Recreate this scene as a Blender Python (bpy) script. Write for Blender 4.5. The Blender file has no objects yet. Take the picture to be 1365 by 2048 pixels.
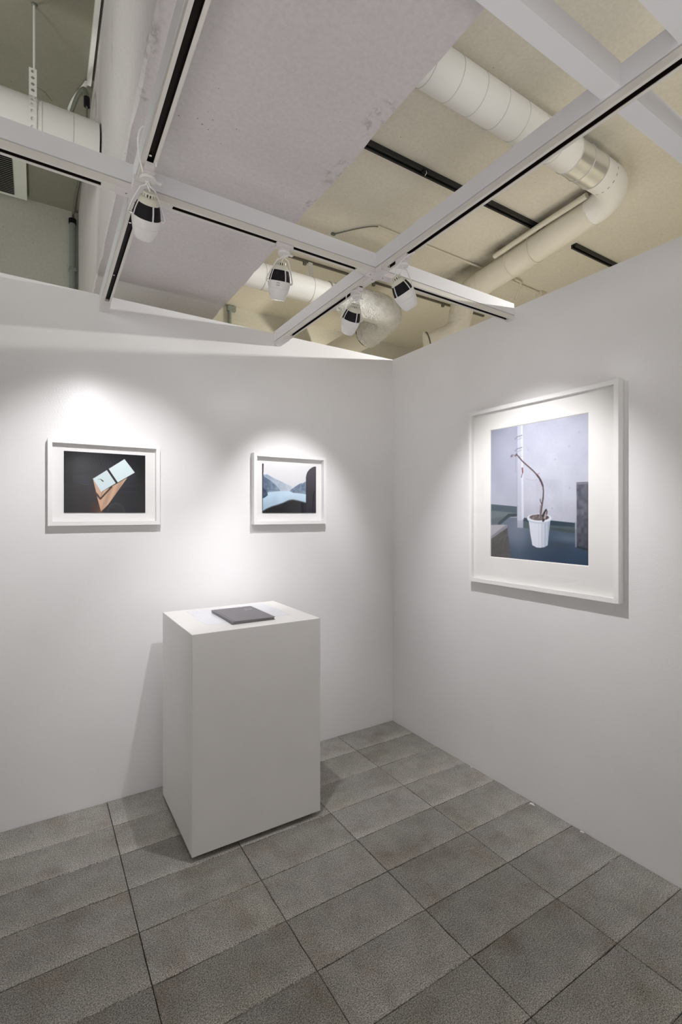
import bpy, bmesh, math, random
import numpy as np
from mathutils import Vector, Matrix

random.seed(7)
np.random.seed(7)
scene = bpy.context.scene
COL = scene.collection

# ------------------------------------------------------------------ camera
CAM = (-2.109, -2.693, 1.445)
cd = bpy.data.cameras.new('camera')
cd.sensor_fit = 'HORIZONTAL'
cd.sensor_width = 36.0
cd.lens = 36.0 * 977.0 / 1365.0
cd.shift_y = -2.0 / 1365.0 * -1.0
cd.clip_start = 0.02
cam = bpy.data.objects.new('camera', cd)
COL.objects.link(cam)
cam.location = CAM
cam.rotation_euler = (math.radians(90), 0, -math.atan((682.5 - 71) / 977.0))
scene.camera = cam

# ------------------------------------------------------------------ exposure / world
scene.view_settings.view_transform = 'Standard'
scene.view_settings.look = 'None'
scene.view_settings.gamma = 1.0
scene.view_settings.use_curve_mapping = False
scene.view_settings.exposure = 0.10
scene.cycles.use_denoising = True
scene.cycles.max_bounces = 10
scene.cycles.diffuse_bounces = 6
scene.cycles.transparent_max_bounces = 16
scene.cycles.caustics_reflective = False
scene.cycles.caustics_refractive = False

WORLD_STRENGTH = 0.05
w = bpy.data.worlds.new('world')
scene.world = w
w.use_nodes = True
w.node_tree.nodes['Background'].inputs[0].default_value = (1.0, 0.985, 0.97, 1)
w.node_tree.nodes['Background'].inputs[1].default_value = WORLD_STRENGTH

SPOT_W = {'one': 47.0, 'two': 34.0, 'three': 37.0, 'four': 49.0}
BOUNCE_W = 145.0
DOWN_W = 100.0
UP_W = 110.0
UP_P = 190.0
WARM = (1.0, 0.92, 0.76)


def lamp_spot(name, loc, target, watts, angle, blend, color=(1, 1, 1), radius=0.02, parent=None):
    ld = bpy.data.lights.new(name, 'SPOT')
    ld.energy = watts
    ld.spot_size = math.radians(angle)
    ld.spot_blend = blend
    ld.color = color
    ld.shadow_soft_size = radius
    o = bpy.data.objects.new(name, ld)
    COL.objects.link(o)
    o.location = loc
    d = Vector(target) - Vector(loc)
    o.rotation_euler = d.to_track_quat('-Z', 'Y').to_euler()
    if parent:
        o.parent = parent
        o.location = Vector(loc) - parent.location
    return o


# the lamp hanging in the passage behind the right hand wall, out of sight
lamp_spot('unseen_passage_lamp', (1.15, -1.36, 2.67), (-0.87, 0.11, 1.80), 150.0, 66, 0.35, (1.0, 0.97, 0.93), 0.012)
# added lamps without fixtures that brighten the passages and the back wall
lamp_spot('unseen_passage_lamp', (0.6, -2.6, 2.45), (1.85, -2.4, 1.2), 60.0, 100, 1.0, WARM, 0.03)
lamp_spot('unseen_passage_lamp', (0.6, -0.6, 2.45), (1.85, -0.4, 1.2), 60.0, 100, 1.0, WARM, 0.03)
lamp_spot('unseen_passage_lamp', (0.5, 0.7, 2.50), (-0.1, 1.54, 2.55), 44.0, 120, 1.0, WARM, 0.03)
lamp_spot('unseen_passage_lamp', (-2.6, 0.7, 2.45), (-2.6, 1.54, 1.6), 6.0, 110, 1.0, WARM, 0.03)
# added unseen light that brightens the slab and the round duct
lamp_spot('slab_fill', (-0.35, -2.95, 2.56), (-0.35, -1.15, 3.28), 24.0, 84, 1.0, (1.0, 0.985, 0.96), 0.10)
# added bounce lights behind the camera, each aimed at an unseen gallery wall
for lx, ly, tx, ty, tz in ((-4.0, -1.2, -5.5, -1.4, 1.2), (-4.0, -3.6, -5.5, -3.8, 1.2), (-3.6, -4.6, -3.8, -6.0, 1.2), (-1.4, -4.6, -1.4, -6.0, 1.2)):
    lamp_spot('wall_bounce', (lx, ly, 2.40), (tx, ty, tz), BOUNCE_W, 100, 1.0, (1.0, 0.99, 0.985), 0.03)
for lx, ly in ((-3.6, -3.0), (-2.6, -4.6), (-0.9, -4.3), (-4.2, -1.2)):  # added unseen downlights; their bounce off the floor brightens the ceiling
    lamp_spot('floor_bounce', (lx, ly, 2.40), (lx - 0.1, ly - 0.1, 0.0), DOWN_W, 84, 1.0, (1.0, 0.99, 0.985), 0.03)

# added unseen uplights that brighten the ceiling and ducts, gallery first, then passages
for lx, ly, lz, tx, ty, tz, pw in ((-3.0, -2.0, 0.35, -1.65, -1.7, 2.65, UP_W * 0.20), (-2.7, -3.5, 0.35, -1.7, -2.3, 2.65, UP_W * 0.29), (-1.1, -3.7, 0.35, -0.75, -1.6, 3.3, UP_W * 0.36)):
    lamp_spot('uplight_fill', (lx, ly, lz), (tx, ty, tz), pw, 84, 1.0, (1.0, 0.975, 0.96), 0.35)
for lx, ly, lz, tx, ty, tz, pw, cc in ((0.95, -2.3, 0.4, 0.85, -1.7, 3.3, UP_P * 0.27, WARM), (1.1, -0.2, 0.4, 1.1, -0.3, 3.3, UP_P * 0.10, WARM), (0.35, 0.85, 0.4, 0.25, 0.60, 3.3, UP_P * 0.20, WARM),
                                       (-3.4, 0.9, 0.4, -3.0, 0.5, 3.7, UP_P * 0.70, (0.97, 1.0, 0.92)), (-3.5, -1.3, 2.60, -1.87, -0.35, 3.20, 52.0, (0.97, 1.0, 0.93))):
    lamp_spot('uplight_fill', (lx, ly, lz), (tx, ty, tz), pw, 84, 1.0, cc, 0.3)

# ------------------------------------------------------------------ materials
def srgb(r, g, b):
    f = lambda c: ((c / 255) / 12.92 if c <= 10 else (((c / 255) + 0.055) / 1.055) ** 2.4)
    return (f(r), f(g), f(b), 1)


class NT:
    def __init__(self, name):
        self.m = bpy.data.materials.new(name)
        self.m.use_nodes = True
        self.t = self.m.node_tree
        self.b = self.t.nodes['Principled BSDF']

    def n(self, typ, **kw):
        x = self.t.nodes.new(typ)
        for k, v in kw.items():
            if k in x.inputs:
                x.inputs[k].default_value = v
            else:
                setattr(x, k, v)
        return x

    def l(self, a, b):
        self.t.links.new(a, b)

    def ramp(self, fac, stops):
        r = self.n('ShaderNodeValToRGB')
        e = r.color_ramp.elements
        while len(e) > 1:
            e.remove(e[-1])
        e[0].position, e[0].color = stops[0]
        for p, c in stops[1:]:
            q = e.new(p)
            q.color = c
        self.l(fac, r.inputs[0])
        return r.outputs[0]

    def noise(self, scale, detail=2.0, rough=0.5, coord='Object', stretch=None):
        tc = self.n('ShaderNodeTexCoord')
        src = tc.outputs[coord]
        if stretch:
            mp = self.n('ShaderNodeMapping')
            mp.inputs['Scale'].default_value = stretch
            self.l(src, mp.inputs['Vector'])
            src = mp.outputs[0]
        nz = self.n('ShaderNodeTexNoise')
        nz.inputs['Scale'].default_value = scale
        nz.inputs['Detail'].default_value = detail
        nz.inputs['Roughness'].default_value = rough
        self.l(src, nz.inputs['Vector'])
        return nz.outputs[0]

    def mix(self, fac, a, b, mode='MIX'):
        m = self.n('ShaderNodeMix')
        m.data_type = 'RGBA'
        m.blend_type = mode
        for s, v in ((0, fac), (6, a), (7, b)):
            if isinstance(v, (int, float)):
                m.inputs[s].default_value = v
            elif isinstance(v, tuple):
                m.inputs[s].default_value = v
            else:
                self.l(v, m.inputs[s])
        return m.outputs[2]

    def math(self, op, a, b=None, c=None):
        m = self.n('ShaderNodeMath')
        m.operation = op
        for i, v in enumerate((a, b, c)):
            if v is None:
                continue
            if isinstance(v, (int, float)):
                m.inputs[i].default_value = v
            else:
                self.l(v, m.inputs[i])
        return m.outputs[0]

    def bump(self, h, strength=0.2, dist=0.01):
        b = self.n('ShaderNodeBump')
        b.inputs['Strength'].default_value = strength
        b.inputs['Distance'].default_value = dist
        self.l(h, b.inputs['Height'])
        self.l(b.outputs[0], self.b.inputs['Normal'])

    def color(self, c):
        if isinstance(c, tuple):
            self.b.inputs['Base Color'].default_value = c
        else:
            self.l(c, self.b.inputs['Base Color'])

    def set(self, rough=0.5, spec=0.5, metal=0.0):
        self.b.inputs['Roughness'].default_value = rough
        self.b.inputs['Specular IOR Level'].default_value = spec
        self.b.inputs['Metallic'].default_value = metal


def g(v, a=1):
    return (v, v, v, a)


def paint(name, col, rough=0.5, spec=0.4, bump=0.05, bscale=220, metal=0.0, var=0.03):
    t = NT(name)
    lo = tuple(max(0, c * (1 - var)) for c in col[:3]) + (1,)
    t.color(t.ramp(t.noise(6, 3), [(0.3, lo), (0.7, col)]))
    t.set(rough, spec, metal)
    if bump:
        t.bump(t.noise(bscale, 2), bump, 0.002)
    return t.m


M = {}
# gallery walls: satin white paint put on with a roller
t = NT('wall_paint')
t.color(t.ramp(t.noise(2.5, 3), [(0.3, (0.80, 0.793, 0.797, 1)), (0.7, (0.83, 0.823, 0.827, 1))]))
t.set(0.3, 0.45)
hb = t.math('ADD', t.noise(160, 2), t.math('MULTIPLY', t.noise(26, 2, 0.5, 'Object', (1, 1, 0.25)), 0.5))
t.bump(hb, 0.12, 0.003)
M['wall'] = t.m


def concrete(name, c0, c1, pit=0.17, pits_scale=11.0, marks=None):
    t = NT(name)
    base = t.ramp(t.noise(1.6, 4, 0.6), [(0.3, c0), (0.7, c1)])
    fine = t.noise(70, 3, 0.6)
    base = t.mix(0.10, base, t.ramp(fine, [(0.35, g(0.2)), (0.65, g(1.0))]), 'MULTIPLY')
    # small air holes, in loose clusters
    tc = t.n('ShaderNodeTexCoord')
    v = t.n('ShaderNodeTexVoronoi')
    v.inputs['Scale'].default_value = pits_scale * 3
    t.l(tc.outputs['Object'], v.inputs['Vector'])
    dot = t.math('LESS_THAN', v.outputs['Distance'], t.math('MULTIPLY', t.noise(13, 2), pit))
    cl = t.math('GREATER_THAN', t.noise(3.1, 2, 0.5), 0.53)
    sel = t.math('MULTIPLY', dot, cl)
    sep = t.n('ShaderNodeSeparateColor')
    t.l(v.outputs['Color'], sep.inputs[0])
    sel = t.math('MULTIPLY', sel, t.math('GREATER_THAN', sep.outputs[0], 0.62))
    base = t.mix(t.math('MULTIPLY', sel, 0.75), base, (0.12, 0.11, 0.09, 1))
    if marks:
        base = marks(t, base)
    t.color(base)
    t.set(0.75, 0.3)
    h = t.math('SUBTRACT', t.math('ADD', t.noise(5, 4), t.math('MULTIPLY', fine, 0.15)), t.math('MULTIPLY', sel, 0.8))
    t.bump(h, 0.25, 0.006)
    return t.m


def dark_streak(t, base):
    # the uneven darker streak on the slab beside the insulated duct
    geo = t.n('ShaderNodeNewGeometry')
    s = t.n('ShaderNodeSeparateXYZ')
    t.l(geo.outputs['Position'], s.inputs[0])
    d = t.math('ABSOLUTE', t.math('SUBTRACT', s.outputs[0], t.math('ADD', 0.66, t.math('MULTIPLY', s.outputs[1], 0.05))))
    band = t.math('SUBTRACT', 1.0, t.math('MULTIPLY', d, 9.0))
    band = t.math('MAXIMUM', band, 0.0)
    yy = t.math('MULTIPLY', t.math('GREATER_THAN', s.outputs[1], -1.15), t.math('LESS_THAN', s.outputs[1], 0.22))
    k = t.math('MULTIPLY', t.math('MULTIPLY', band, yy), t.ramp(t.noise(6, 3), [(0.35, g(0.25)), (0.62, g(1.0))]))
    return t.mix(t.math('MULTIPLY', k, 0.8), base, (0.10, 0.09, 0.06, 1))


def chips(t, base):
    # grey scuffs where the paint has come off the concrete beam
    geo = t.n('ShaderNodeNewGeometry')
    nz = t.ramp(t.noise(38, 4, 0.7), [(0.50, g(0.0)), (0.62, g(1.0))])
    tot = None
    for (x, y, z), (rx, ry, rz) in (((-1.87, -0.60, 3.29), (0.1, 0.035, 0.16)), ((-1.865, -0.17, 3.29), (0.1, 0.02, 0.05)), ((-1.84, 0.55, 3.37), (0.1, 0.05, 0.06)),
                                    ((-1.858, -1.36, 2.645), (0.022, 0.10, 0.05)), ((-1.845, -1.22, 2.645), (0.02, 0.06, 0.05)), ((-1.22, -1.50, 2.645), (0.05, 0.10, 0.05)),
                                    ((-1.21, -1.22, 2.645), (0.04, 0.09, 0.05)), ((-1.20, -1.02, 2.645), (0.03, 0.06, 0.05))):
        a = t.n('ShaderNodeVectorMath')
        a.operation = 'SUBTRACT'
        a.inputs[1].default_value = (x, y, z)
        t.l(geo.outputs['Position'], a.inputs[0])
        b = t.n('ShaderNodeVectorMath')
        b.operation = 'DIVIDE'
        b.inputs[1].default_value = (rx, ry, rz)
        t.l(a.outputs[0], b.inputs[0])
        ln = t.n('ShaderNodeVectorMath')
        ln.operation = 'LENGTH'
        t.l(b.outputs[0], ln.inputs[0])
        m = t.math('MAXIMUM', t.math('SUBTRACT', 1.0, ln.outputs['Value']), 0.0)
        tot = m if tot is None else t.math('MAXIMUM', tot, m)
    k = t.math('MULTIPLY', t.math('MINIMUM', t.math('MULTIPLY', tot, 2.2), 1.0), nz)
    return t.mix(t.math('MULTIPLY', k, 0.42), base, (0.22, 0.20, 0.17, 1))


M['slab'] = concrete('slab_paint', (0.70, 0.665, 0.57, 1), (0.77, 0.735, 0.645, 1), marks=dark_streak)
M['slab_shaded'] = concrete('slab_paint_shaded', (0.23, 0.22, 0.17, 1), (0.27, 0.255, 0.20, 1))  # cream slab again, with the left bay's shade put into the colour
M['back_wall'] = concrete('back_wall_paint', (0.70, 0.69, 0.62, 1), (0.74, 0.73, 0.67, 1))
M['soffit'] = concrete('soffit_paint', (0.67, 0.632, 0.635, 1), (0.73, 0.69, 0.695, 1), pit=0.20, pits_scale=18, marks=chips)
M['beam_paint'] = paint('white_beam_paint', (0.80, 0.80, 0.82, 1), 0.5)
M['track'] = paint('track_enamel', (0.74, 0.71, 0.66, 1), 0.4, 0.4, 0.0)
M['track_dark'] = paint('track_slot', (0.012, 0.008, 0.006, 1), 0.6, 0.2, 0.0)
M['connector'] = paint('track_connector_plastic', (0.76, 0.72, 0.72, 1), 0.45, 0.4, 0.0)
M['white_metal'] = paint('white_lamp_enamel', (0.80, 0.78, 0.765, 1), 0.32, 0.5, 0.0)
M['cream_metal'] = paint('cream_lamp_enamel', (0.70, 0.68, 0.58, 1), 0.35, 0.5, 0.0)
M['black'] = paint('black_plastic', (0.010, 0.009, 0.012, 1), 0.6, 0.2, 0.0)
M['black_rail'] = paint('black_enamel', (0.012, 0.012, 0.013, 1), 0.4, 0.4, 0.0)
M['white_plastic'] = paint('white_plastic', (0.82, 0.82, 0.80, 1), 0.35, 0.5, 0.0)
M['chrome'] = paint('bright_screw', (0.8, 0.78, 0.74, 1), 0.18, 0.5, 0.0, metal=1.0)
M['duct'] = paint('painted_duct', (0.84, 0.835, 0.805, 1), 0.42, 0.45, 0.04, 60)
M['duct_cream'] = paint('cream_painted_duct', (0.75, 0.715, 0.62, 1), 0.6, 0.3, 0.35, 45)
M['duct_seam'] = paint('duct_seam', (0.66, 0.655, 0.63, 1), 0.5, 0.3, 0.0)
M['galv'] = paint('galvanised_steel', (0.86, 0.87, 0.87, 1), 0.24, 0.6, 0.02, 40, metal=0.85)
t = NT('crumpled_foil_tape')
t.color(t.ramp(t.noise(9, 3), [(0.35, (0.74, 0.735, 0.69, 1)), (0.7, (0.86, 0.855, 0.83, 1))]))
t.set(0.24, 0.8)
t.l(t.ramp(t.noise(5, 2), [(0.60, g(0.0)), (0.75, g(0.5))]), t.b.inputs['Metallic'])
t.bump(t.noise(85, 3, 0.65), 0.9, 0.02)
M['foil'] = t.m
M['wood_white'] = paint('white_frame_lacquer', (0.86, 0.855, 0.85, 1), 0.4, 0.4, 0.0)
M['mat_board'] = paint('mount_board', (0.88, 0.87, 0.865, 1), 0.9, 0.1, 0.0)
M['mat_board_warm'] = paint('mount_board_warm', (0.86, 0.85, 0.83, 1), 0.9, 0.1, 0.0)
M['pedestal'] = paint('pedestal_paint', (0.80, 0.785, 0.77, 1), 0.42, 0.4, 0.03)
M['pedestal_panel'] = paint('pedestal_panel', (0.76, 0.77, 0.82, 1), 0.25, 0.5, 0.0)
M['plinth'] = paint('plinth_paint', (0.05, 0.05, 0.045, 1), 0.8, 0.2, 0.0)
M['book'] = paint('grey_book_cloth', (0.215, 0.205, 0.22, 1), 0.55, 0.4, 0.15, 900)
M['paper'] = paint('book_paper', (0.30, 0.29, 0.29, 1), 0.9, 0.1, 0.0)
M['book_print'] = paint('pale_foil_print', (0.34, 0.33, 0.35, 1), 0.4, 0.4, 0.0)
M['label_print'] = paint('label_ink', (0.30, 0.16, 0.16, 1), 0.7, 0.2, 0.0)
M['grey_pipe'] = paint('grey_conduit', (0.30, 0.34, 0.31, 1), 0.5, 0.4, 0.05, 80)
M['cream_pipe'] = paint('cream_conduit', (0.70, 0.67, 0.57, 1), 0.5, 0.4, 0.0)
M['cable_dark'] = paint('grey_cable', (0.16, 0.17, 0.14, 1), 0.6, 0.3, 0.0)
M['steel_rail'] = paint('dull_steel_rail', (0.13, 0.12, 0.09, 1), 0.6, 0.3, 0.0)
M['vent_frame'] = paint('vent_frame_paint', (0.66, 0.66, 0.60, 1), 0.6, 0.3, 0.0)
M['vent_slat'] = paint('vent_slat_paint', (0.36, 0.36, 0.32, 1), 0.6, 0.3, 0.0)
M['vent_dark'] = paint('vent_hollow', (0.05, 0.05, 0.045, 1), 0.8, 0.1, 0.0)
M['floor_base'] = paint('floor_bed', (0.10, 0.095, 0.085, 1), 0.9, 0.1, 0.0)
M['joint'] = paint('dark_joint', (0.03, 0.028, 0.024, 1), 0.9, 0.1, 0.0)

# floor tiles: pressed grey concrete with a fine grit, brownish blotches and lighter near edges
t = NT('concrete_tile')
oi = t.n('ShaderNodeObjectInfo')
tc = t.n('ShaderNodeTexCoord')
off = t.n('ShaderNodeVectorMath')
off.operation = 'MULTIPLY_ADD'
off.inputs[1].default_value = (1, 1, 1)
cmb = t.n('ShaderNodeCombineXYZ')
t.l(t.math('MULTIPLY', oi.outputs['Random'], 37.0), cmb.inputs[0])
t.l(t.math('MULTIPLY', oi.outputs['Random'], 91.0), cmb.inputs[1])
t.l(tc.outputs['Object'], off.inputs[0])
t.l(cmb.outputs[0], off.inputs[2])


def tnoise(scale, detail, rough=0.5):
    nz = t.n('ShaderNodeTexNoise')
    nz.inputs['Scale'].default_value = scale
    nz.inputs['Detail'].default_value = detail
    nz.inputs['Roughness'].default_value = rough
    t.l(off.outputs[0], nz.inputs['Vector'])
    return nz.outputs[0]


grit = tnoise(250, 3, 0.85)
c = t.ramp(grit, [(0.38, (0.125, 0.12, 0.107, 1)), (0.50, (0.375, 0.36, 0.332, 1)), (0.62, (0.74, 0.715, 0.68, 1))])
bl = t.ramp(tnoise(5.5, 4, 0.6), [(0.50, g(0.0)), (0.75, g(0.6))])
c = t.mix(bl, c, (0.66, 0.52, 0.40, 1), 'MULTIPLY')
gv = t.n('ShaderNodeTexVoronoi')
gv.inputs['Scale'].default_value = 150
t.l(off.outputs[0], gv.inputs['Vector'])
pock = t.math('MULTIPLY', t.math('LESS_THAN', gv.outputs['Distance'], 0.20), t.math('GREATER_THAN', tnoise(40, 2), 0.48))
c = t.mix(t.math('MULTIPLY', pock, 0.7), c, (0.05, 0.048, 0.042, 1))
ol = t.ramp(tnoise(2.2, 2), [(0.45, g(0.0)), (0.7, g(0.5))])
c = t.mix(ol, c, (0.95, 0.96, 0.86, 1), 'MULTIPLY')
cl = t.ramp(tnoise(9, 4, 0.6), [(0.3, g(0.80)), (0.7, g(1.08))])
c = t.mix(1.0, c, cl, 'MULTIPLY')
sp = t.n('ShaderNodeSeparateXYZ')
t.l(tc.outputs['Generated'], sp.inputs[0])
edge_tone = t.ramp(t.math('ADD', sp.outputs[1], t.math('MULTIPLY', tnoise(6, 3), 0.25)), [(0.12, g(1.22)), (0.38, g(1.02)), (1.0, g(0.90))])
c = t.mix(1.0, c, edge_tone, 'MULTIPLY')
rv = t.math('ADD', 0.88, t.math('MULTIPLY', oi.outputs['Random'], 0.24))
cc = t.n('ShaderNodeCombineColor')
for i in range(3):
    t.l(rv, cc.inputs[i])
c = t.mix(1.0, c, cc.outputs[0], 'MULTIPLY')
t.color(c)
t.set(0.62, 0.35)
t.bump(grit, 0.35, 0.002)
M['tile'] = t.m

# printed photographs: colour per vertex
t = NT('photo_print')
at = t.n('ShaderNodeVertexColor')
at.layer_name = 'ink'
t.color(at.outputs[0])
t.set(0.6, 0.08)
M['print'] = t.m

# clear glazing
t = NT('clear_glazing')
gl = t.n('ShaderNodeBsdfGlossy')
gl.inputs['Roughness'].default_value = 0.02
tr = t.n('ShaderNodeBsdfTransparent')
fr = t.n('ShaderNodeLayerWeight')
fr.inputs[0].default_value = 0.5
ms = t.n('ShaderNodeMixShader')
t.l(t.math('ADD', 0.022, t.math('MULTIPLY', t.math('POWER', fr.outputs['Facing'], 5.0), 0.7)), ms.inputs[0])
t.l(tr.outputs[0], ms.inputs[1])
t.l(gl.outputs[0], ms.inputs[2])
t.l(ms.outputs[0], t.t.nodes['Material Output'].inputs['Surface'])
M['glass'] = t.m

t = NT('lamp_lens')
t.color((0.9, 0.9, 0.9, 1))
t.b.inputs['Emission Color'].default_value = (1, 0.97, 0.93, 1)
t.b.inputs['Emission Strength'].default_value = 6.0
M['lens'] = t.m


# ------------------------------------------------------------------ mesh helpers
class MB:
    def __init__(self):
        self.v, self.f = [], []

    def add(self, vs, fs):
        o = len(self.v)
        self.v += [tuple(p) for p in vs]
        self.f += [tuple(i + o for i in q) for q in fs]
        return self

    def box(self, x0, x1, y0, y1, z0, z1):
        vs = [(x, y, z) for z in (z0, z1) for y in (y0, y1) for x in (x0, x1)]
        return self.add(vs, [(0, 2, 3, 1), (4, 5, 7, 6), (0, 1, 5, 4), (2, 6, 7, 3), (0, 4, 6, 2), (1, 3, 7, 5)])

    def lathe(self, prof, n=28, mat=None, a0=0.0, a1=None, cap=False):
        full = a1 is None
        m = n if full else n + 1
        vs, fs = [], []
        for i in range(m):
            a = a0 + (2 * math.pi if full else a1 - a0) * i / n
            for z, r in prof:
                vs.append((r * math.cos(a), r * math.sin(a), z))
        k = len(prof)
        for i in range(n):
            j = (i + 1) % m
            for q in range(k - 1):
                fs.append((i * k + q, j * k + q, j * k + q + 1, i * k + q + 1))
        if cap and full:
            fs.append(tuple(i * k for i in range(m))[::-1])
            fs.append(tuple(i * k + k - 1 for i in range(m)))
        if mat is not None:
            vs = [tuple(mat @ Vector(p)) for p in vs]
        return self.add(vs, fs)

    def tube(self, pts, r, n=10, cap=True):
        pts = [Vector(p) for p in pts]
        rs = r if isinstance(r, (list, tuple)) else [r] * len(pts)
        tang = []
        for i in range(len(pts)):
            a = pts[max(0, i - 1)]
            b = pts[min(len(pts) - 1, i + 1)]
            tang.append((b - a).normalized())
        up = Vector((0, 0, 1)) if abs(tang[0].z) < 0.9 else Vector((1, 0, 0))
        u = (up - tang[0] * up.dot(tang[0])).normalized()
        vs, fs = [], []
        for i, p in enumerate(pts):
            u = (u - tang[i] * u.dot(tang[i])).normalized()
            vv = tang[i].cross(u)
            for k in range(n):
                a = 2 * math.pi * k / n
                vs.append(tuple(p + (u * math.cos(a) + vv * math.sin(a)) * rs[i]))
        for i in range(len(pts) - 1):
            for k in range(n):
                k2 = (k + 1) % n
                fs.append((i * n + k, i * n + k2, (i + 1) * n + k2, (i + 1) * n + k))
        if cap:
            fs.append(tuple(range(n))[::-1])
            fs.append(tuple((len(pts) - 1) * n + k for k in range(n)))
        return self.add(vs, fs)

    def ring(self, c, axis, R, r=0.003, n=36, m=6):
        axis = Vector(axis).normalized()
        q = axis.to_track_quat('Z', 'Y').to_matrix()
        vs, fs = [], []
        for i in range(n):
            a = 2 * math.pi * i / n
            for j in range(m):
                b = 2 * math.pi * j / m
                rr = R + r * math.cos(b)
                vs.append(tuple(q @ Vector((rr * math.cos(a), rr * math.sin(a), r * math.sin(b))) + Vector(c)))
        for i in range(n):
            for j in range(m):
                i2, j2 = (i + 1) % n, (j + 1) % m
                fs.append((i * m + j, i2 * m + j, i2 * m + j2, i * m + j2))
        return self.add(vs, fs)

    def xf(self, fn):
        self.v = [tuple(fn(Vector(p))) for p in self.v]
        return self

    def build(self, name, mat, parent=None, smooth=False, bevel=0.0):
        me = bpy.data.meshes.new(name)
        off = parent_world(parent)
        me.from_pydata([tuple(Vector(p) - off) for p in self.v], [], self.f)
        me.materials.append(mat)
        bm = bmesh.new()
        bm.from_mesh(me)
        bmesh.ops.recalc_face_normals(bm, faces=bm.faces)
        if bevel:
            bmesh.ops.bevel(bm, geom=[e for e in bm.edges], offset=bevel, segments=2, affect='EDGES', clamp_overlap=True)
        bm.to_mesh(me)
        bm.free()
        if smooth:
            for p in me.polygons:
                p.use_smooth = True
            me.set_sharp_from_angle(angle=math.radians(38))
        o = bpy.data.objects.new(name, me)
        COL.objects.link(o)
        if parent:
            o.parent = parent
        return o


def parent_world(p):
    v = Vector((0, 0, 0))
    while p is not None:
        v += p.location
        p = p.parent
    return v


def tag(o, label=None, cat=None, group=None, kind=None):
    if label:
        o['label'] = label
    if cat:
        o['category'] = cat
    if group:
        o['group'] = group
    if kind:
        o['kind'] = kind
    return o


def thing(name, label, cat, loc, group=None):
    o = bpy.data.objects.new(name, None)
    o.empty_display_size = 0.05
    COL.objects.link(o)
    o.location = loc
    return tag(o, label, cat, group)


def arc(c, r, a, b, ua, ub, n=10):
    c, ua, ub = Vector(c), Vector(ua), Vector(ub)
    return [c + ua * (r * math.cos(a + (b - a) * i / n)) + ub * (r * math.sin(a + (b - a) * i / n)) for i in range(n + 1)]


def bez(p0, p1, p2, p3, n=14):
    p0, p1, p2, p3 = map(Vector, (p0, p1, p2, p3))
    return [p0 * (1 - s) ** 3 + p1 * 3 * s * (1 - s) ** 2 + p2 * 3 * s * s * (1 - s) + p3 * s ** 3 for s in [i / n for i in range(n + 1)]]


# ------------------------------------------------------------------ the setting
TX, TY = 0.4515, 0.2243
ZR, ZL, ZS, YB_WALL, XO = 3.295, 3.735, 2.645, 1.54, 1.85
XL, YF = -5.5, -6.0

fb = MB()
fb.box(XL, XO + 0.2, YF, YB_WALL + 0.2, -0.10, -0.012)
floor = tag(fb.build('floor', M['joint']), 'grey concrete tiled floor with dark open joints', None, None, 'structure')


def tile_mesh(seed):
    rnd = random.Random(seed)
    gx, gy, ch = TX / 2 - 0.0014, TY / 2 - 0.0014, 0.0016
    nx, ny = 7, 4
    per = []
    for i in range(nx):
        per.append((-gx + 2 * gx * i / nx, -gy))
    for i in range(ny):
        per.append((gx, -gy + 2 * gy * i / ny))
    for i in range(nx):
        per.append((gx - 2 * gx * i / nx, gy))
    for i in range(ny):
        per.append((-gx, gy - 2 * gy * i / ny))
    outer, inner = [], []
    for x, y in per:
        k = rnd.random()
        c2 = ch * (0.6 + 0.8 * k) + (0.0035 if rnd.random() < 0.06 else 0)
        outer.append((x, y, -c2 * 0.8))
        inner.append((x * (1 - c2 / gx), y * (1 - c2 / gy), 0.0))
    n = len(per)
    vs = [(x, y, -0.012) for x, y in per] + outer + inner
    fs = []
    for i in range(n):
        j = (i + 1) % n
        fs.append((i, j, n + j, n + i))
        fs.append((n + i, n + j, 2 * n + j, 2 * n + i))
    fs.append(tuple(range(2 * n, 3 * n)))
    me = bpy.data.meshes.new('floor_tile')
    me.from_pydata(vs, [], fs)
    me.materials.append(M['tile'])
    return me


tile_meshes = [tile_mesh(s) for s in range(5)]
for i in range(7):
    for j in range(14):
        o = bpy.data.objects.new('floor_tile', tile_meshes[random.randrange(5)])
        COL.objects.link(o)
        o.location = (-(i + 0.5) * TX, -(j + 0.5) * TY, random.uniform(-0.0008, 0.0006))
        o.rotation_euler = (random.uniform(-0.0022, 0.0022) + 0.002, random.uniform(-0.001, 0.001), 0)
        o.parent = floor
# the rest of the gallery floor, behind the camera and in the passages
rest = MB()
rest.box(XL, -7 * TX - 0.002, YF, YB_WALL, -0.012, 0.0)
rest.box(-7 * TX - 0.002, 0.0, YF, -14 * TY - 0.002, -0.012, 0.0)
rest.box(0.1, XO, YF, YB_WALL, -0.012, 0.0)
rest.box(-7 * TX, 0.1, 0.1, YB_WALL, -0.012, 0.0)
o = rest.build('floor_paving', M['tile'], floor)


def wall_top(x):
    return 2.512 - 0.0095 * x


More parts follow.
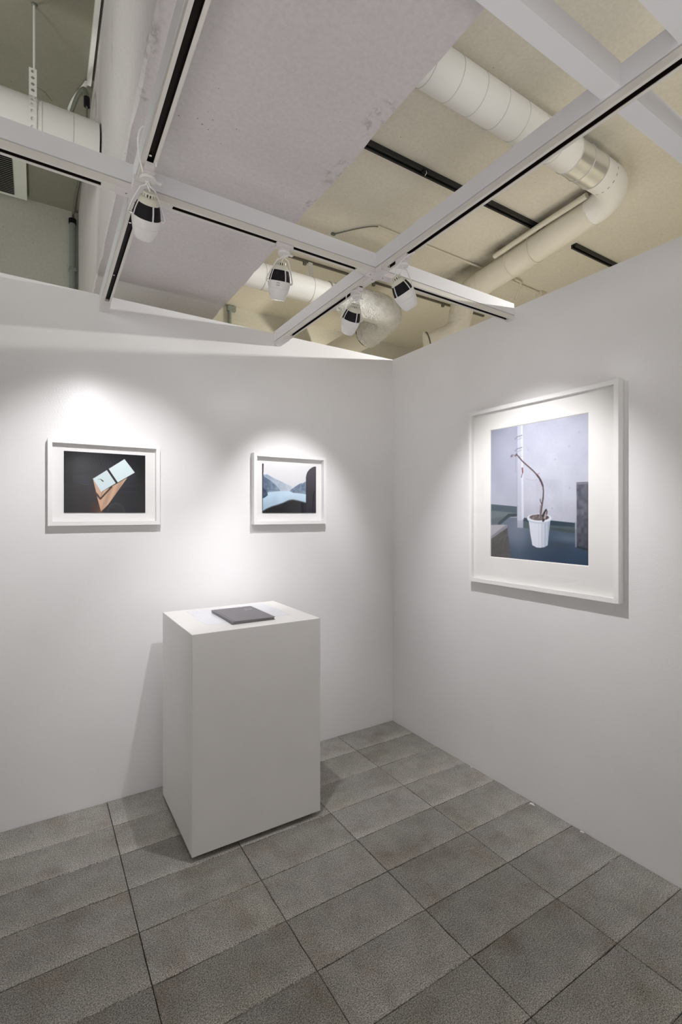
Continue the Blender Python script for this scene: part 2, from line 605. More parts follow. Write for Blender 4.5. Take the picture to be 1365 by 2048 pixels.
wl = MB()
x0, x1 = -4.2, 0.1
vs = []
for x in (x0, x1):
    vs += [(x, 0, -0.012), (x, 0.1, -0.012), (x, 0.1, wall_top(x)), (x, 0, wall_top(x))]
wl.add(vs, [(0, 1, 2, 3), (7, 6, 5, 4), (0, 4, 5, 1), (1, 5, 6, 2), (2, 6, 7, 3), (3, 7, 4, 0)])
tag(wl.build('wall_left', M['wall']), 'white partition wall carrying two small framed photographs', None, None, 'structure')
wr = MB().box(0.0, 0.1, -4.6, 0.0, -0.012, 2.51)
tag(wr.build('wall_right', M['wall']), 'white partition wall carrying the large framed photograph', None, None, 'structure')
wb = MB().box(XL, XO, YB_WALL, YB_WALL + 0.15, -0.012, 3.9)
tag(wb.build('wall_back', M['back_wall']), 'rough cream painted building wall behind the white partition', None, None, 'structure')
ws = MB().box(XO, XO + 0.15, YF, YB_WALL + 0.15, -0.012, 3.9)
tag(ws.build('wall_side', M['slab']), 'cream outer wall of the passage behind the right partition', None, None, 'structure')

cl = MB().box(-1.6, XO + 0.15, YF, YB_WALL + 0.15, ZR, ZR + 0.6)
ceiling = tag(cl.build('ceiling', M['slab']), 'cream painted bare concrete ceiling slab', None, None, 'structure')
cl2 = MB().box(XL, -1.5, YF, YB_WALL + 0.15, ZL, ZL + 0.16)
tag(cl2.build('raised_slab', M['slab_shaded'], ceiling), 'higher cream slab with its shade coloured in, left of the broad concrete beam')

# broad downstand beam with slightly broken arrises
cb = MB()
ys = [YF + 0.05 * i for i in range(int((YB_WALL - YF) / 0.05) + 1)] + [YB_WALL]
rows = []
rnd = random.Random(3)
jl = jr = 0.0
for y in ys:
    jl = 0.6 * jl + rnd.uniform(-0.003, 0.003)
    jr = 0.6 * jr + rnd.uniform(-0.0035, 0.0035)
    xl = -1.876 + 0.011 * (y + 2.5)
    xr = -1.196 + 0.011 * (y + 2.0)
    rows.append([(xl, y, ZL + 0.05), (xl, y, ZS + 0.012 + abs(jl)), (xl + 0.006 + jl, y, ZS), (xr - 0.006 + jr, y, ZS), (xr, y, ZS + 0.010 + abs(jr)), (xr, y, ZL + 0.05)])
vs = [p for r in rows for p in r]
fs = []
for i in range(len(rows) - 1):
    for k in range(5):
        a = i * 6 + k
        fs.append((a, a + 1, a + 7, a + 6))
cb.add(vs, fs)
tag(cb.build('concrete_beam', M['soffit'], ceiling), 'broad pinkish white concrete downstand beam with chipped edges')

tag(MB().box(XL - 0.15, XL, YF - 0.15, YB_WALL + 0.15, -0.012, 3.9).build('wall_outer', M['wall']), 'white gallery wall at the far left, outside the picture', None, None, 'structure')
tag(MB().box(XL, XO + 0.15, YF - 0.15, YF, -0.012, 3.9).build('wall_front', M['wall']), 'white gallery wall behind the viewer, outside the picture', None, None, 'structure')

# ------------------------------------------------------------------ white beams and lighting track
ZT0, ZT1, ZW0, ZW1 = 2.450, 2.470, 2.474, 2.532
HW = 0.020


def beam_members(axis, a0, a1, slots, skew, centre, gaps=()):
    """wood, track and slot lining as MB objects, laid along x or y; gaps = stretches left to a crossing beam"""
    wood, trk, dark = MB(), MB(), MB()

    def bx(mb, s0, s1, c0, c1, z0, z1):
        if axis == 'x':
            mb.box(s0, s1, c0, c1, z0, z1)
        else:
            mb.box(c0, c1, s0, s1, z0, z1)

    def pieces(lo, hi):
        cuts = sorted(gaps)
        out, s = [], lo
        for g0, g1 in cuts:
            if g1 <= lo or g0 >= hi:
                continue
            if g0 > s:
                out.append((s, g0))
            s = g1
        if s < hi:
            out.append((s, hi))
        return out
    for s0, s1 in pieces(a0, a1):
        bx(wood, s0, s1, -HW, HW, ZW0, ZW1)
        bx(trk, s0, s1, -0.014, 0.014, ZT1 - 0.001, ZW0)
        bx(trk, s0, s1, -0.019, 0.019, 2.464, ZT1)
        bx(trk, s0, s1, -0.019, -0.0092, ZT0, 2.464)
        bx(trk, s0, s1, 0.0092, 0.019, ZT0, 2.464)
        s = s0
        for q0, q1 in sorted(slots):
            q0, q1 = max(q0, s0), min(q1, s1)
            if q1 <= q0:
                continue
            if q0 > s:
                bx(trk, s, q0, -0.0092, 0.0092, ZT0, 2.464)
            bx(dark, q0, q1, -0.0092, 0.0092, 2.462, 2.464)
            bx(dark, q0, q1, -0.0092, -0.0083, ZT0 + 0.002, 2.462)
            bx(dark, q0, q1, 0.0083, 0.0092, ZT0 + 0.002, 2.462)
            s = q1
        if s < s1:
            bx(trk, s, s1, -0.0092, 0.0092, ZT0, 2.464)

    def fn(p):
        if axis == 'x':
            return Vector((p.x, p.y + centre + skew * p.x, p.z))
        return Vector((p.x + centre + skew * p.y, p.y, p.z))
    return wood.xf(fn), trk.xf(fn), dark.xf(fn)


XA_C, XA_S = -1.000, 0.020
YA_C, YA_S = -1.820, 0.009
YB_C, YB_S = -0.876, 0.006
xa_y = lambda x: XA_C + XA_S * x
ya_x = lambda y: YA_C + YA_S * y
yb_x = lambda y: YB_C + YB_S * y


def track_beam(label, axis, a0, a1, slots, skew, centre, gaps, loc):
    t = thing('track_beam', label, 'lighting track', loc, 'white beams with lighting track')
    wmb, tmb, dmb = beam_members(axis, a0, a1, slots, skew, centre, gaps)
    wmb.build('beam', M['beam_paint'], t)
    tmb.build('track', M['track'], t)
    tag(dmb.build('track_slot', M['track_dark'], t), 'dark slot of the track')
    return t


ja = xa_y(-1.833)
jb = xa_y(-0.882)
tb1 = track_beam('white beam with track running across the room between the two long beams and wall', 'x', -4.0, -0.0005,
                 [(-3.95, -1.939), (-1.726, -0.988), (-0.72, -0.028)], XA_S, XA_C, (), (-1.4, -1.028, ZT0))
tb1['label'] = 'white beam and track parallel to the left wall, crossing both others, end on right wall'
tb2 = track_beam('x', 'y', -4.5, -0.0005, [(-4.4, -1.13), (-0.96, -0.135)], YA_S, YA_C,
                 ((ja - HW, ja + HW),), (-1.835, -1.6, ZT0))
tb2['label'] = 'white beam and track under the broad concrete beam, left one of the parallel pair'
tb3 = track_beam('x', 'y', -4.5, -0.0005, [(-4.4, -1.10), (-0.905, -0.19)], YB_S, YB_C,
                 ((jb - HW, jb + HW),), (-0.885, -1.6, ZT0))
tb3['label'] = 'white beam and track crossing below the black ceiling track, right one of the pair'


def connector(parent, x, y, arms):
    m = MB()
    m.box(x - 0.0205, x + 0.0205, y - 0.0205, y + 0.0205, ZT0 - 0.0025, ZT0 + 0.019)
    for dx, dy, L in arms:
        if dx:
            a, b = sorted((x + dx * 0.0205, x + dx * L))
            m.box(a, b, y - 0.0205, y + 0.0205, ZT0 - 0.0025, ZT0 + 0.019)
        else:
            a, b = sorted((y + dy * 0.0205, y + dy * L))
            m.box(x - 0.0205, x + 0.0205, a, b, ZT0 - 0.0025, ZT0 + 0.019)
    o = m.build('track_connector', M['connector'], parent)
    s = MB()
    for dx, dy in ((-1, 0), (1, 0), (0, 1)):
        s.lathe([(0, 0.0), (0, 0.0026), (0.002, 0.0026)], 8, Matrix.Translation((x + dx * 0.032, y + dy * 0.032, ZT0 - 0.0034)))
    s.build('screw', M['cable_dark'], o)
    return o


connector(tb1, -1.836, ja, [(-1, 0, 0.062), (1, 0, 0.06), (0, -1, 0.075), (0, 1, 0.055)])
connector(tb1, -0.882, jb, [(-1, 0, 0.05), (1, 0, 0.075), (0, -1, 0.06), (0, 1, 0.055)])
# end feeds at the left wall and right wall
for par, x, y, ln, ax in ((tb2, ya_x(-0.05), -0.05, 0.045, 'y'), (tb3, yb_x(-0.07), -0.07, 0.065, 'y'), (tb1, -0.0135, xa_y(0), 0.0125, 'x')):
    m = MB()
    if ax == 'y':
        m.box(x - 0.0200, x + 0.0200, y - ln, y + ln, ZT0 - 0.002, ZT1)
    else:
        m.box(x - ln, x + ln, y - 0.0200, y + 0.0200, ZT0 - 0.002, ZT1)
    m.build('track_end', M['connector'], par)
# screws showing in the left slot
sm = MB()
for yy in (-1.235, -0.42, -0.86):
    sm.lathe([(0, 0.0016), (0, 0.0042), (0.003, 0.0042), (0.003, 0.0016)], 12, Matrix.Translation((ya_x(yy) - 0.002, yy, ZT0 + 0.006)))
sm.build('slot_screw', M['chrome'], tb2)


def plain_beam(label, y, z0, z1, loc, spans):
    m = MB()
    for a, b in spans:
        m.box(a, b, y - 0.024, y + 0.024, z0, z1)
    t = thing('cross_beam', label, 'beam', loc, 'plain white cross beams')
    m.build('beam', M['beam_paint'], t)
    return t


for y, lab in ((-2.025, 'plain white cross beam without track, whole one at upper right'), (-2.20, 'plain white cross beam in the top right corner, nearest the viewer')):
    plain_beam(lab, y, 2.480, 2.540, (-0.5, y, 2.48), [(-3.6, ya_x(y) - HW), (ya_x(y) + HW, yb_x(y) - HW), (yb_x(y) + HW, -0.0005)])


# ------------------------------------------------------------------ spotlights
def spotlight(label, pivot, target, track_pt, axis_dir, watts, angle, cord, lever=1, color=(1, 0.985, 1.0), spill=0.05, phase=0.0):
    track_pt = Vector(track_pt)
    pv = Vector(pivot)
    fw = (Vector(target) - pv).normalized()
    t = thing('spotlight', label, 'spotlight', track_pt, 'spotlights on the ceiling tracks')
    side = Vector((0, 0, 1)).cross(fw).normalized()      # yoke axis
    up = fw.cross(side) * -1
    R = Matrix((side, -up, -fw)).transposed()
    if R.determinant() < 0:
        R = Matrix((-side, -up, -fw)).transposed()
    T = Matrix.Translation(pv) @ R.to_4x4() @ Matrix.Diagonal((0.84, 0.84, 0.785, 1))
    S = 1.0
    # front shade (egg shaped), open rim
    prof = [(-0.082, 0.0265), (-0.087, 0.0290), (-0.085, 0.0320), (-0.072, 0.0375), (-0.055, 0.0430), (-0.0375, 0.0468), (-0.0368, 0.0456), (-0.0352, 0.0456),
            (-0.0345, 0.0474), (-0.020, 0.0498), (-0.006, 0.0508), (-0.002, 0.0500), (-0.002, 0.042)]
    MB().lathe(prof, 32, T).build('front_shade', M['white_metal'], t, True)
    MB().lathe([(-0.070, 0.0), (-0.070, 0.0325), (-0.067, 0.0325), (-0.067, 0.0)], 24, T).build('lens', M['lens'], t, True)
    # rear housing: solid core, white ribs, black grille panels between them, cream upper shell
    MB().lathe([(-0.003, 0.036), (0.048, 0.029), (0.048, 0.0)], 24, T).build('core', M['black'], t, True)
    MB().lathe([(0.0465, 0.0), (0.0465, 0.0375), (0.058, 0.0335), (0.066, 0.0285), (0.068, 0.0255), (0.068, 0.0)], 32, T).build('rear_shell', M['cream_metal'], t, True)
    NP = 4
    for k in range(NP):
        ribs = MB()
        a = phase + 2 * math.pi * (k + 0.5) / NP
        c = math.cos(a)
        s = math.sin(a)
        vs = []
        for z, r0, r1 in ((-0.003, 0.030, 0.0500), (0.022, 0.029, 0.0455), (0.0475, 0.026, 0.0378)):
            for wv in (-0.0026, 0.0026):
                for r in (r0, r1):
                    vs.append(tuple(T @ Vector((r * c - wv * s, r * s + wv * c, z))))
        fs = []
        for i in range(2):
            b = i * 4
            fs += [(b, b + 1, b + 5, b + 4), (b + 2, b + 6, b + 7, b + 3), (b + 1, b + 3, b + 7, b + 5)]
        ribs.add(vs, fs)
        ribs.build('rib', M['white_metal'], t)
    for k in range(NP):
        a = phase + 2 * math.pi * k / NP
        hw = math.pi / NP - 0.075
        MB().lathe([(-0.0025, 0.036), (-0.0025, 0.0488), (0.022, 0.0446), (0.0465, 0.0370), (0.0465, 0.030)], 10, T, a - hw, a + hw).build('grille_panel', M['black'], t)
    # vent crown
    MB().lathe([(0.068, 0.0), (0.068, 0.0190), (0.079, 0.0185), (0.079, 0.0)], 20, T).build('vent_core', M['black'], t)
    fins = MB()
    for k in range(14):
        a = 2 * math.pi * k / 14
        Rz = T @ Matrix.Rotation(a, 4, 'Z')
        b = MB().box(0.014, 0.0238, -0.0024, 0.0024, 0.0675, 0.0795)
        b.xf(lambda p: Rz @ p)
        fins.add(b.v, b.f)
    fins.lathe([(0.0785, 0.0), (0.0785, 0.0238), (0.083, 0.0220), (0.085, 0.012), (0.085, 0.0)], 24, T)
    fins.build('vent_crown', M['cream_metal'], t)
    # yoke: two thin arms from the pivots up to the swivel
    sw = track_pt + Vector((0, 0, -0.036))
    for s in (-1, 1):
        p0 = T @ Vector((s * 0.0600, 0, -0.006))
        d = sw - p0
        top = sw + (p0 - sw) * 0.12
        out = (T.to_3x3() @ Vector((s * 1.0, 0, 0))).normalized()
        mid = p0 + d * 0.80 + out * 0.010
        MB().tube([p0, p0 + d * 0.05 + out * 0.004, p0 + d * 0.4 + out * 0.009, mid, top, sw], 0.0026, 8).build('yoke_arm', M['white_metal'], t, True)
        K = T @ Matrix.Translation((s * 0.0540, 0, -0.006)) @ Matrix.Rotation(math.pi / 2, 4, 'Y')
        MB().lathe([(-0.005, 0.0), (-0.005, 0.0058), (0.005, 0.0058), (0.0062, 0.0045), (0.0062, 0.0)], 14, K).build('pivot_knob', M['chrome'] if s < 0 else M['white_metal'], t, True)
    # adapter in the track, rotating disc and lever
    ad = MB()
    if axis_dir == 'x':
        ad.box(-0.034, 0.034, -0.0125, 0.0125, -0.017, -0.0005)
        ad.box(-0.018, 0.018, -0.015, 0.015, -0.027, -0.017)
    else:
        ad.box(-0.0125, 0.0125, -0.034, 0.034, -0.017, -0.0005)
        ad.box(-0.015, 0.015, -0.018, 0.018, -0.027, -0.017)
    ad.xf(lambda p: p + track_pt)
    ad.build('track_adapter', M['connector'], t, False, 0.0012)
    MB().lathe([(-0.036, 0.0), (-0.036, 0.021), (-0.033, 0.0225), (-0.029, 0.0225), (-0.027, 0.020), (-0.027, 0.0)], 24, Matrix.Translation(track_pt)).build('swivel_disc', M['white_metal'], t, True)
    lv = MB().box(0.012, 0.040, -0.006, 0.006, -0.031, -0.027)
    lv.xf(lambda p: (Matrix.Rotation(math.radians(10 if lever > 0 else 95), 3, 'Z') @ p) + track_pt)
    lv.build('lever', M['white_plastic'], t, False, 0.001)
    # cord from the adapter to the crown
    rear = T @ Vector((0, 0, 0.084))
    c0, c1, c2 = [Vector(c) for c in cord]
    MB().tube(bez(c0, c1, c2, rear, 22), 0.0024, 8).build('power_cord', M['white_plastic'], t, True)
    # small label lines on the shade
    a = 0
    lb = MB()
    for dz, wv in ((-0.012, 0.0085), (-0.022, 0.007)):
        for k in range(4):
            q = -0.35 + (k - 1.5) * 0.075
            b = []
            for (aa, zz) in ((q - 0.028, dz - 0.0016), (q + 0.028, dz - 0.0016), (q + 0.028, dz + 0.0016), (q - 0.028, dz + 0.0016)):
                b.append(tuple(T @ Vector((0.0507 * math.sin(aa), -0.0507 * math.cos(aa), zz))))
            lb.add(b, [(0, 1, 2, 3)])
    if label_on:
        lb.build('label_print', M['label_print'], t)
    head = T @ Vector((0, 0, -0.092))
    lamp_spot('bulb_beam', head, target, watts, angle, 0.8, color, 0.018, t)
    lamp_spot('bulb_spill', head, target, watts * spill, 150, 1.0, color, 0.018, t)
    return t


label_on = False
spotlight('white spotlight on the left track junction, large looped cord, aimed at skylight photograph',
          (-1.822, -1.12, 2.350), (-1.83, 0, 1.32), (ya_x(-1.185), -1.185, ZT0), 'y', SPOT_W['one'], 70,
          ((-1.815, -1.22, 2.440), (-1.812, -1.27, 2.575), (-1.925, -1.26, 2.535)), phase=1.1)
label_on = True
spotlight('white spotlight hanging upright midway along the cross track, aimed down at pedestal',
          (-1.320, -0.989, 2.330), (-1.24, -0.40, 0.94), (-1.318, xa_y(-1.318), ZT0), 'x', SPOT_W['two'], 62,
          ((-1.300, xa_y(-1.3), 2.422), (-1.285, -1.03, 2.42), (-1.315, -1.03, 2.42)), phase=-0.45)
label_on = False
spotlight('white spotlight below the track crossing before crumpled foil duct, aimed at lake photograph',
          (-0.888, -0.83, 2.330), (-0.80, 0, 1.35), (yb_x(-0.865), -0.865, ZT0), 'y', SPOT_W['three'], 58,
          ((-0.895, -0.80, 2.43), (-0.93, -0.83, 2.46), (-0.86, -0.95, 2.44)), phase=-0.6)
spotlight('white spotlight tilted right at the track crossing, aimed at the potted plant photograph',
          (-0.870, -1.180, 2.322), (0, -1.15, 1.30), (yb_x(-1.195), -1.195, ZT0), 'y', SPOT_W['four'], 76,
          ((-0.885, -1.25, 2.435), (-0.87, -1.30, 2.44), (-0.93, -1.21, 2.44)), lever=-1, phase=0.75)


# ------------------------------------------------------------------ photographs
def poly_mask(U, V, pts):
    ins = np.zeros(U.shape, bool)
    n = len(pts)
    for i in range(n):
        x0, y0 = pts[i]
        x1, y1 = pts[(i + 1) % n]
        if y0 == y1:
            continue
        c = ((y0 > V) != (y1 > V)) & (U < (x1 - x0) * (V - y0) / (y1 - y0) + x0)
        ins ^= c
    return ins


def seg_dist(U, V, pts, asp):
    d = np.full(U.shape, 9.0)
    for (x0, y0), (x1, y1) in zip(pts[:-1], pts[1:]):
        ax, ay, bx, by = x0 * asp, y0, x1 * asp, y1
        px, py = U * asp - ax, V - ay
        dx, dy = bx - ax, by - ay
        tt = np.clip((px * dx + py * dy) / (dx * dx + dy * dy + 1e-12), 0, 1)
        d = np.minimum(d, np.hypot(px - tt * dx, py - tt * dy))
    return d


def smooth_noise(U, V, fx, fy, seed):
    r = np.random.RandomState(seed)
    gx, gy = int(fx) + 3, int(fy) + 3
    G = r.rand(gy, gx)
    x, y = U * fx, V * fy
    xi, yi = np.floor(x).astype(int).clip(0, gx - 2), np.floor(y).astype(int).clip(0, gy - 2)
    xf, yf = x - xi, y - yi
    xf, yf = xf * xf * (3 - 2 * xf), yf * yf * (3 - 2 * yf)
    return (G[yi, xi] * (1 - xf) + G[yi, xi + 1] * xf) * (1 - yf) + (G[yi + 1, xi] * (1 - xf) + G[yi + 1, xi + 1] * xf) * yf


class Canvas:
    def __init__(self, nu, nv, asp, ss=3):
        self.nu, self.nv, self.asp, self.ss = nu, nv, asp, ss
        u = (np.arange(nu * ss) + 0.5) / (nu * ss)
        v = (np.arange(nv * ss) + 0.5) / (nv * ss)
        self.U, self.V = np.meshgrid(u, v)
        self.im = np.zeros(self.U.shape + (3,))

    def put(self, mask, col):
        m = np.clip(mask.astype(float), 0, 1)[..., None]
        c = np.asarray(col, float)
        if c.ndim == 1:
            c = c[None, None, :]
        self.im = self.im * (1 - m) + c * m

    def poly(self, pts, col, a=1.0):
        self.put(poly_mask(self.U, self.V, pts) * a, col)

    def line(self, pts, wd, col, a=1.0, soft=0.002):
        d = seg_dist(self.U, self.V, pts, self.asp)
        self.put(np.clip((wd - d) / soft + 0.5, 0, 1) * a, col)

    def blob(self, u, v, ru, rv, col, a=1.0):
        q = ((self.U - u) / ru) ** 2 + ((self.V - v) / rv) ** 2
        self.put(np.exp(-q) * a, col)

    def final(self):
        s = self.ss
        a = self.im.reshape(self.nv, s, self.nu, s, 3).mean(axis=(1, 3))
        a = np.clip(a, 0, 255) / 255.0
        return np.where(a <= 0.04045, a / 12.92, ((a + 0.055) / 1.055) ** 2.4)


def paint_skylight():
    c = Canvas(184, 148, 0.367 / 0.296)
    U, V = c.U, c.V
    n1 = smooth_noise(U, V, 7, 6, 1)
    n2 = smooth_noise(U, V, 60, 9, 2)
    base = np.stack([15 + 9 * n1 + 6 * n2, 17 + 8 * n1 + 6 * n2, 22 + 10 * n1 + 7 * n2], -1)
    c.im = base
    # board grain fanning out above the opening
    ang = np.arctan2(V - 0.45, (U - 0.55) * c.asp)
    rad = np.hypot(V - 0.5, (U - 0.5) * c.asp)
    st = 0.5 + 0.5 * np.sin(ang * 60 + 6 * n1)
    c.put(np.clip(st, 0, 1) * np.clip(1.0 - np.abs(rad - 0.33) / 0.24, 0, 1) * (V > 0.42) * 0.45, (70, 68, 82))
    c.put(np.clip(1.0 - np.abs(rad - 0.36) / 0.22, 0, 1) * (U < 0.4) * (V < 0.62) * (V > 0.1) * 0.35, (72, 66, 78))
    c.poly([(0.0, 0), (0.10, 0), (0.10, 1), (0, 1)], (12, 13, 15), 0.7)
    c.poly([(0.10, 0), (0.27, 0), (0.27, 0.45), (0.10, 0.5)], (27, 25, 25), 0.8)
    c.poly([(0.873, 0.0), (1.0, 0.0), (1.0, 1.0), (0.873, 0.60)], (28, 27, 27), 0.75)
    c.poly([(0.715, 0.462), (0.873, 0.549), (0.873, 0.0), (0.481, 0.0)], (17, 21, 32))
    c.poly([(0.70, 0.37), (0.873, 0.37), (0.873, 0.345), (0.70, 0.345)], (38, 42, 52), 0.8)
    c.poly([(0.70, 0.47), (0.873, 0.50), (0.873, 0.46), (0.70, 0.43)], (30, 36, 48), 0.8)
    # reddish post under the opening
    c.poly([(0.28, 0.0), (0.45, 0.0), (0.40, 0.29), (0.33, 0.42), (0.28, 0.42)], (36, 30, 36), 0.9)
    c.poly([(0.29, 0.0), (0.44, 0.0), (0.41, 0.16), (0.34, 0.20)], (58, 34, 28), 0.8)
    c.blob(0.42, 0.02, 0.05, 0.10, (120, 70, 50), 0.6)
    # warm boards of the shaft
    bd = 0.5 + 0.5 * np.sin((U * 0.9 - V * 0.25) * 75)
    wood = np.stack([184 + 26 * bd, 150 + 22 * bd, 126 + 18 * bd], -1)
    c.put(poly_mask(U, V, [(0.439, 0.349), (0.553, 0.433), (0.767, 0.605), (0.52, 0.13), (0.435, 0.02), (0.42, 0.20)]), wood)
    c.poly([(0.436, 0.03), (0.52, 0.13), (0.50, 0.16), (0.44, 0.10)], (206, 160, 132), 0.7)
    c.poly([(0.337, 0.57), (0.439, 0.349), (0.424, 0.24), (0.382, 0.31)], (206, 172, 148))
    c.poly([(0.382, 0.300), (0.424, 0.222), (0.436, 0.02), (0.40, 0.20)], (214, 168, 138))
    c.line([(0.370, 0.330), (0.428, 0.232), (0.565, 0.435)], 0.013, (66, 46, 36))
    c.line([(0.36, 0.36), (0.41, 0.285)], 0.006, (84, 52, 40))
    # the two panes and the bar between them
    sky = np.stack([206 + 14 * V, 226 + 8 * V, 232 + 5 * V], -1)
    c.put(poly_mask(U, V, [(0.337, 0.57), (0.507, 0.72), (0.619, 0.502), (0.439, 0.349)]), sky)
    c.put(poly_mask(U, V, [(0.527, 0.747), (0.729, 0.919), (0.862, 0.696), (0.641, 0.513)]), sky + 6)
    c.line([(0.514, 0.742), (0.632, 0.512)], 0.014, (22, 26, 28))
    c.line([(0.345, 0.575), (0.729, 0.925)], 0.004, (25, 25, 25), 0.8)
    c.line([(0.40, 0.555), (0.43, 0.562), (0.452, 0.545)], 0.003, (90, 105, 108))
    c.line([(0.44, 0.552), (0.462, 0.528)], 0.009, (62, 70, 70))
    # a head in the dark
    c.put((((U - 0.62) / 0.115) ** 2 + ((V - 0.0) / 0.175) ** 2 < 1) * 0.9, (26, 27, 33))
    hr = np.abs(np.sqrt(((U - 0.62) / 0.115) ** 2 + ((V - 0.0) / 0.17) ** 2) - 0.92)
    c.put(np.clip(1 - hr / 0.16, 0, 1) * 0.45, (88, 80, 84))
    return c.final()


def paint_lake():
    c = Canvas(180, 146, 0.361 / 0.291)
    U, V = c.U, c.V
    n = smooth_noise(U, V, 30, 24, 5)
    n2 = smooth_noise(U, V, 9, 7, 6)
    sky = np.stack([206 + 22 * V, 210 + 18 * V, 218 + 12 * V], -1)
    c.im = sky
    far = [(0, 0.78), (0.015, 0.774), (0.081, 0.786), (0.216, 0.707), (0.337, 0.652), (0.461, 0.587), (0.56, 0.55), (0.60, 0.42), (0, 0.42)]
    k = np.clip(U / 0.55, 0, 1)[..., None]
    fc = np.array([150, 166, 186]) * (1 - k) + np.array([196, 206, 218]) * k + ((n - 0.5) * 18)[..., None]
    c.put(poly_mask(U, V, far), fc)
    near = [(0, 0.76), (0.015, 0.748), (0.096, 0.693), (0.186, 0.628), (0.276, 0.528), (0.335, 0.44), (0, 0.38)]
    k = np.clip(U / 0.33, 0, 1)[..., None]
    nc = np.array([88, 104, 126]) * (1 - k) + np.array([140, 158, 178]) * k + ((n - 0.5) * 36)[..., None]
    c.put(poly_mask(U, V, near), nc)
    c.line([(0.14, 0.70), (0.24, 0.60), (0.335, 0.45)], 0.006, (182, 194, 208), 0.7)
    right = [(0.492, 0.448), (0.52, 0.49), (0.555, 0.52), (0.60, 0.56), (0.65, 0.594), (0.70, 0.63), (0.747, 0.634), (0.80, 0.672), (0.83, 0.67), (0.83, 0.38), (0.55, 0.41)]
    rc = np.array([114, 130, 152])[None, None, :] + ((n - 0.5) * 40)[..., None] + ((V - 0.5) * 60)[..., None]
    c.put(poly_mask(U, V, right), rc)
    wat = [(0, 0.40), (0.156, 0.43), (0.322, 0.452), (0.492, 0.455), (0.555, 0.424), (0.83, 0.400), (0.83, 0.20), (0, 0)]
    wc = np.array([158, 182, 202])[None, None, :] + (np.clip((V - 0.05) / 0.33, 0, 1) * 38)[..., None] + ((n2 - 0.5) * 14)[..., None]
    c.put(poly_mask(U, V, wat), wc)
    c.put(np.clip(1 - np.abs(V - 0.42 - 0.02 * np.sin(U * 9)) / 0.03, 0, 1) * (U > 0.1) * (U < 0.8) * 0.35, (205, 222, 234))
    tree = [(0, 0.55), (0.015, 0.519), (0.05, 0.47), (0.089, 0.419), (0.096, 0.36), (0.04, 0.31), (0.0, 0.295)]
    c.put(poly_mask(U, V, tree) * 0.9, np.array([54, 68, 88])[None, None, :] + ((n - 0.5) * 40)[..., None])
    # vignette of the car window frame: dash board, pillar
    dash = [(0, 0.03), (0.08, 0.085), (0.171, 0.13), (0.27, 0.165), (0.368, 0.205), (0.461, 0.255), (0.51, 0.27), (0.555, 0.274), (0.65, 0.258), (0.75, 0.230), (0.803, 0.216), (1.0, 0.2), (1, 0), (0, 0)]
    edge = np.interp(U, [p[0] for p in dash[:11]], [p[1] for p in dash[:11]])
    dm = np.clip((edge - V) / 0.035 + 0.6, 0, 1)
    dc = np.stack([24 + 20 * n2 * U, 25 + 19 * n2 * U, 28 + 22 * n2 * U], -1)
    c.put(dm, dc)
    pil = [(0.803, 0.0), (0.803, 0.761), (0.812, 0.82), (0.828, 0.87), (0.86, 0.92), (0.894, 0.954), (0.951, 0.994), (1.0, 1.0), (1, 0)]
    pc = np.stack([44 + 34 * V, 42 + 30 * V, 50 + 30 * V], -1)
    c.put(poly_mask(U, V, pil), pc)
    c.put(np.clip(1 - np.abs(U - 0.806) / 0.01, 0, 1) * (V > 0.2) * (V < 0.78) * 0.6, (40, 48, 66))
    c.line([(0.96, 0.45), (0.945, 0.25), (0.93, 0.02)], 0.008, (22, 22, 26), 0.8)
    c.poly([(0.55, 0.0), (0.72, 0.0), (0.72, 0.2), (0.55, 0.2)], (46, 44, 48), 0.35)
    c.poly([(0.0, 0.70), (0.016, 0.76), (0.022, 1.0), (0.0, 1.0)], (40, 42, 54))
    c.put(np.clip(1 - U / 0.012, 0, 1), (26, 30, 44))
    return c.final()


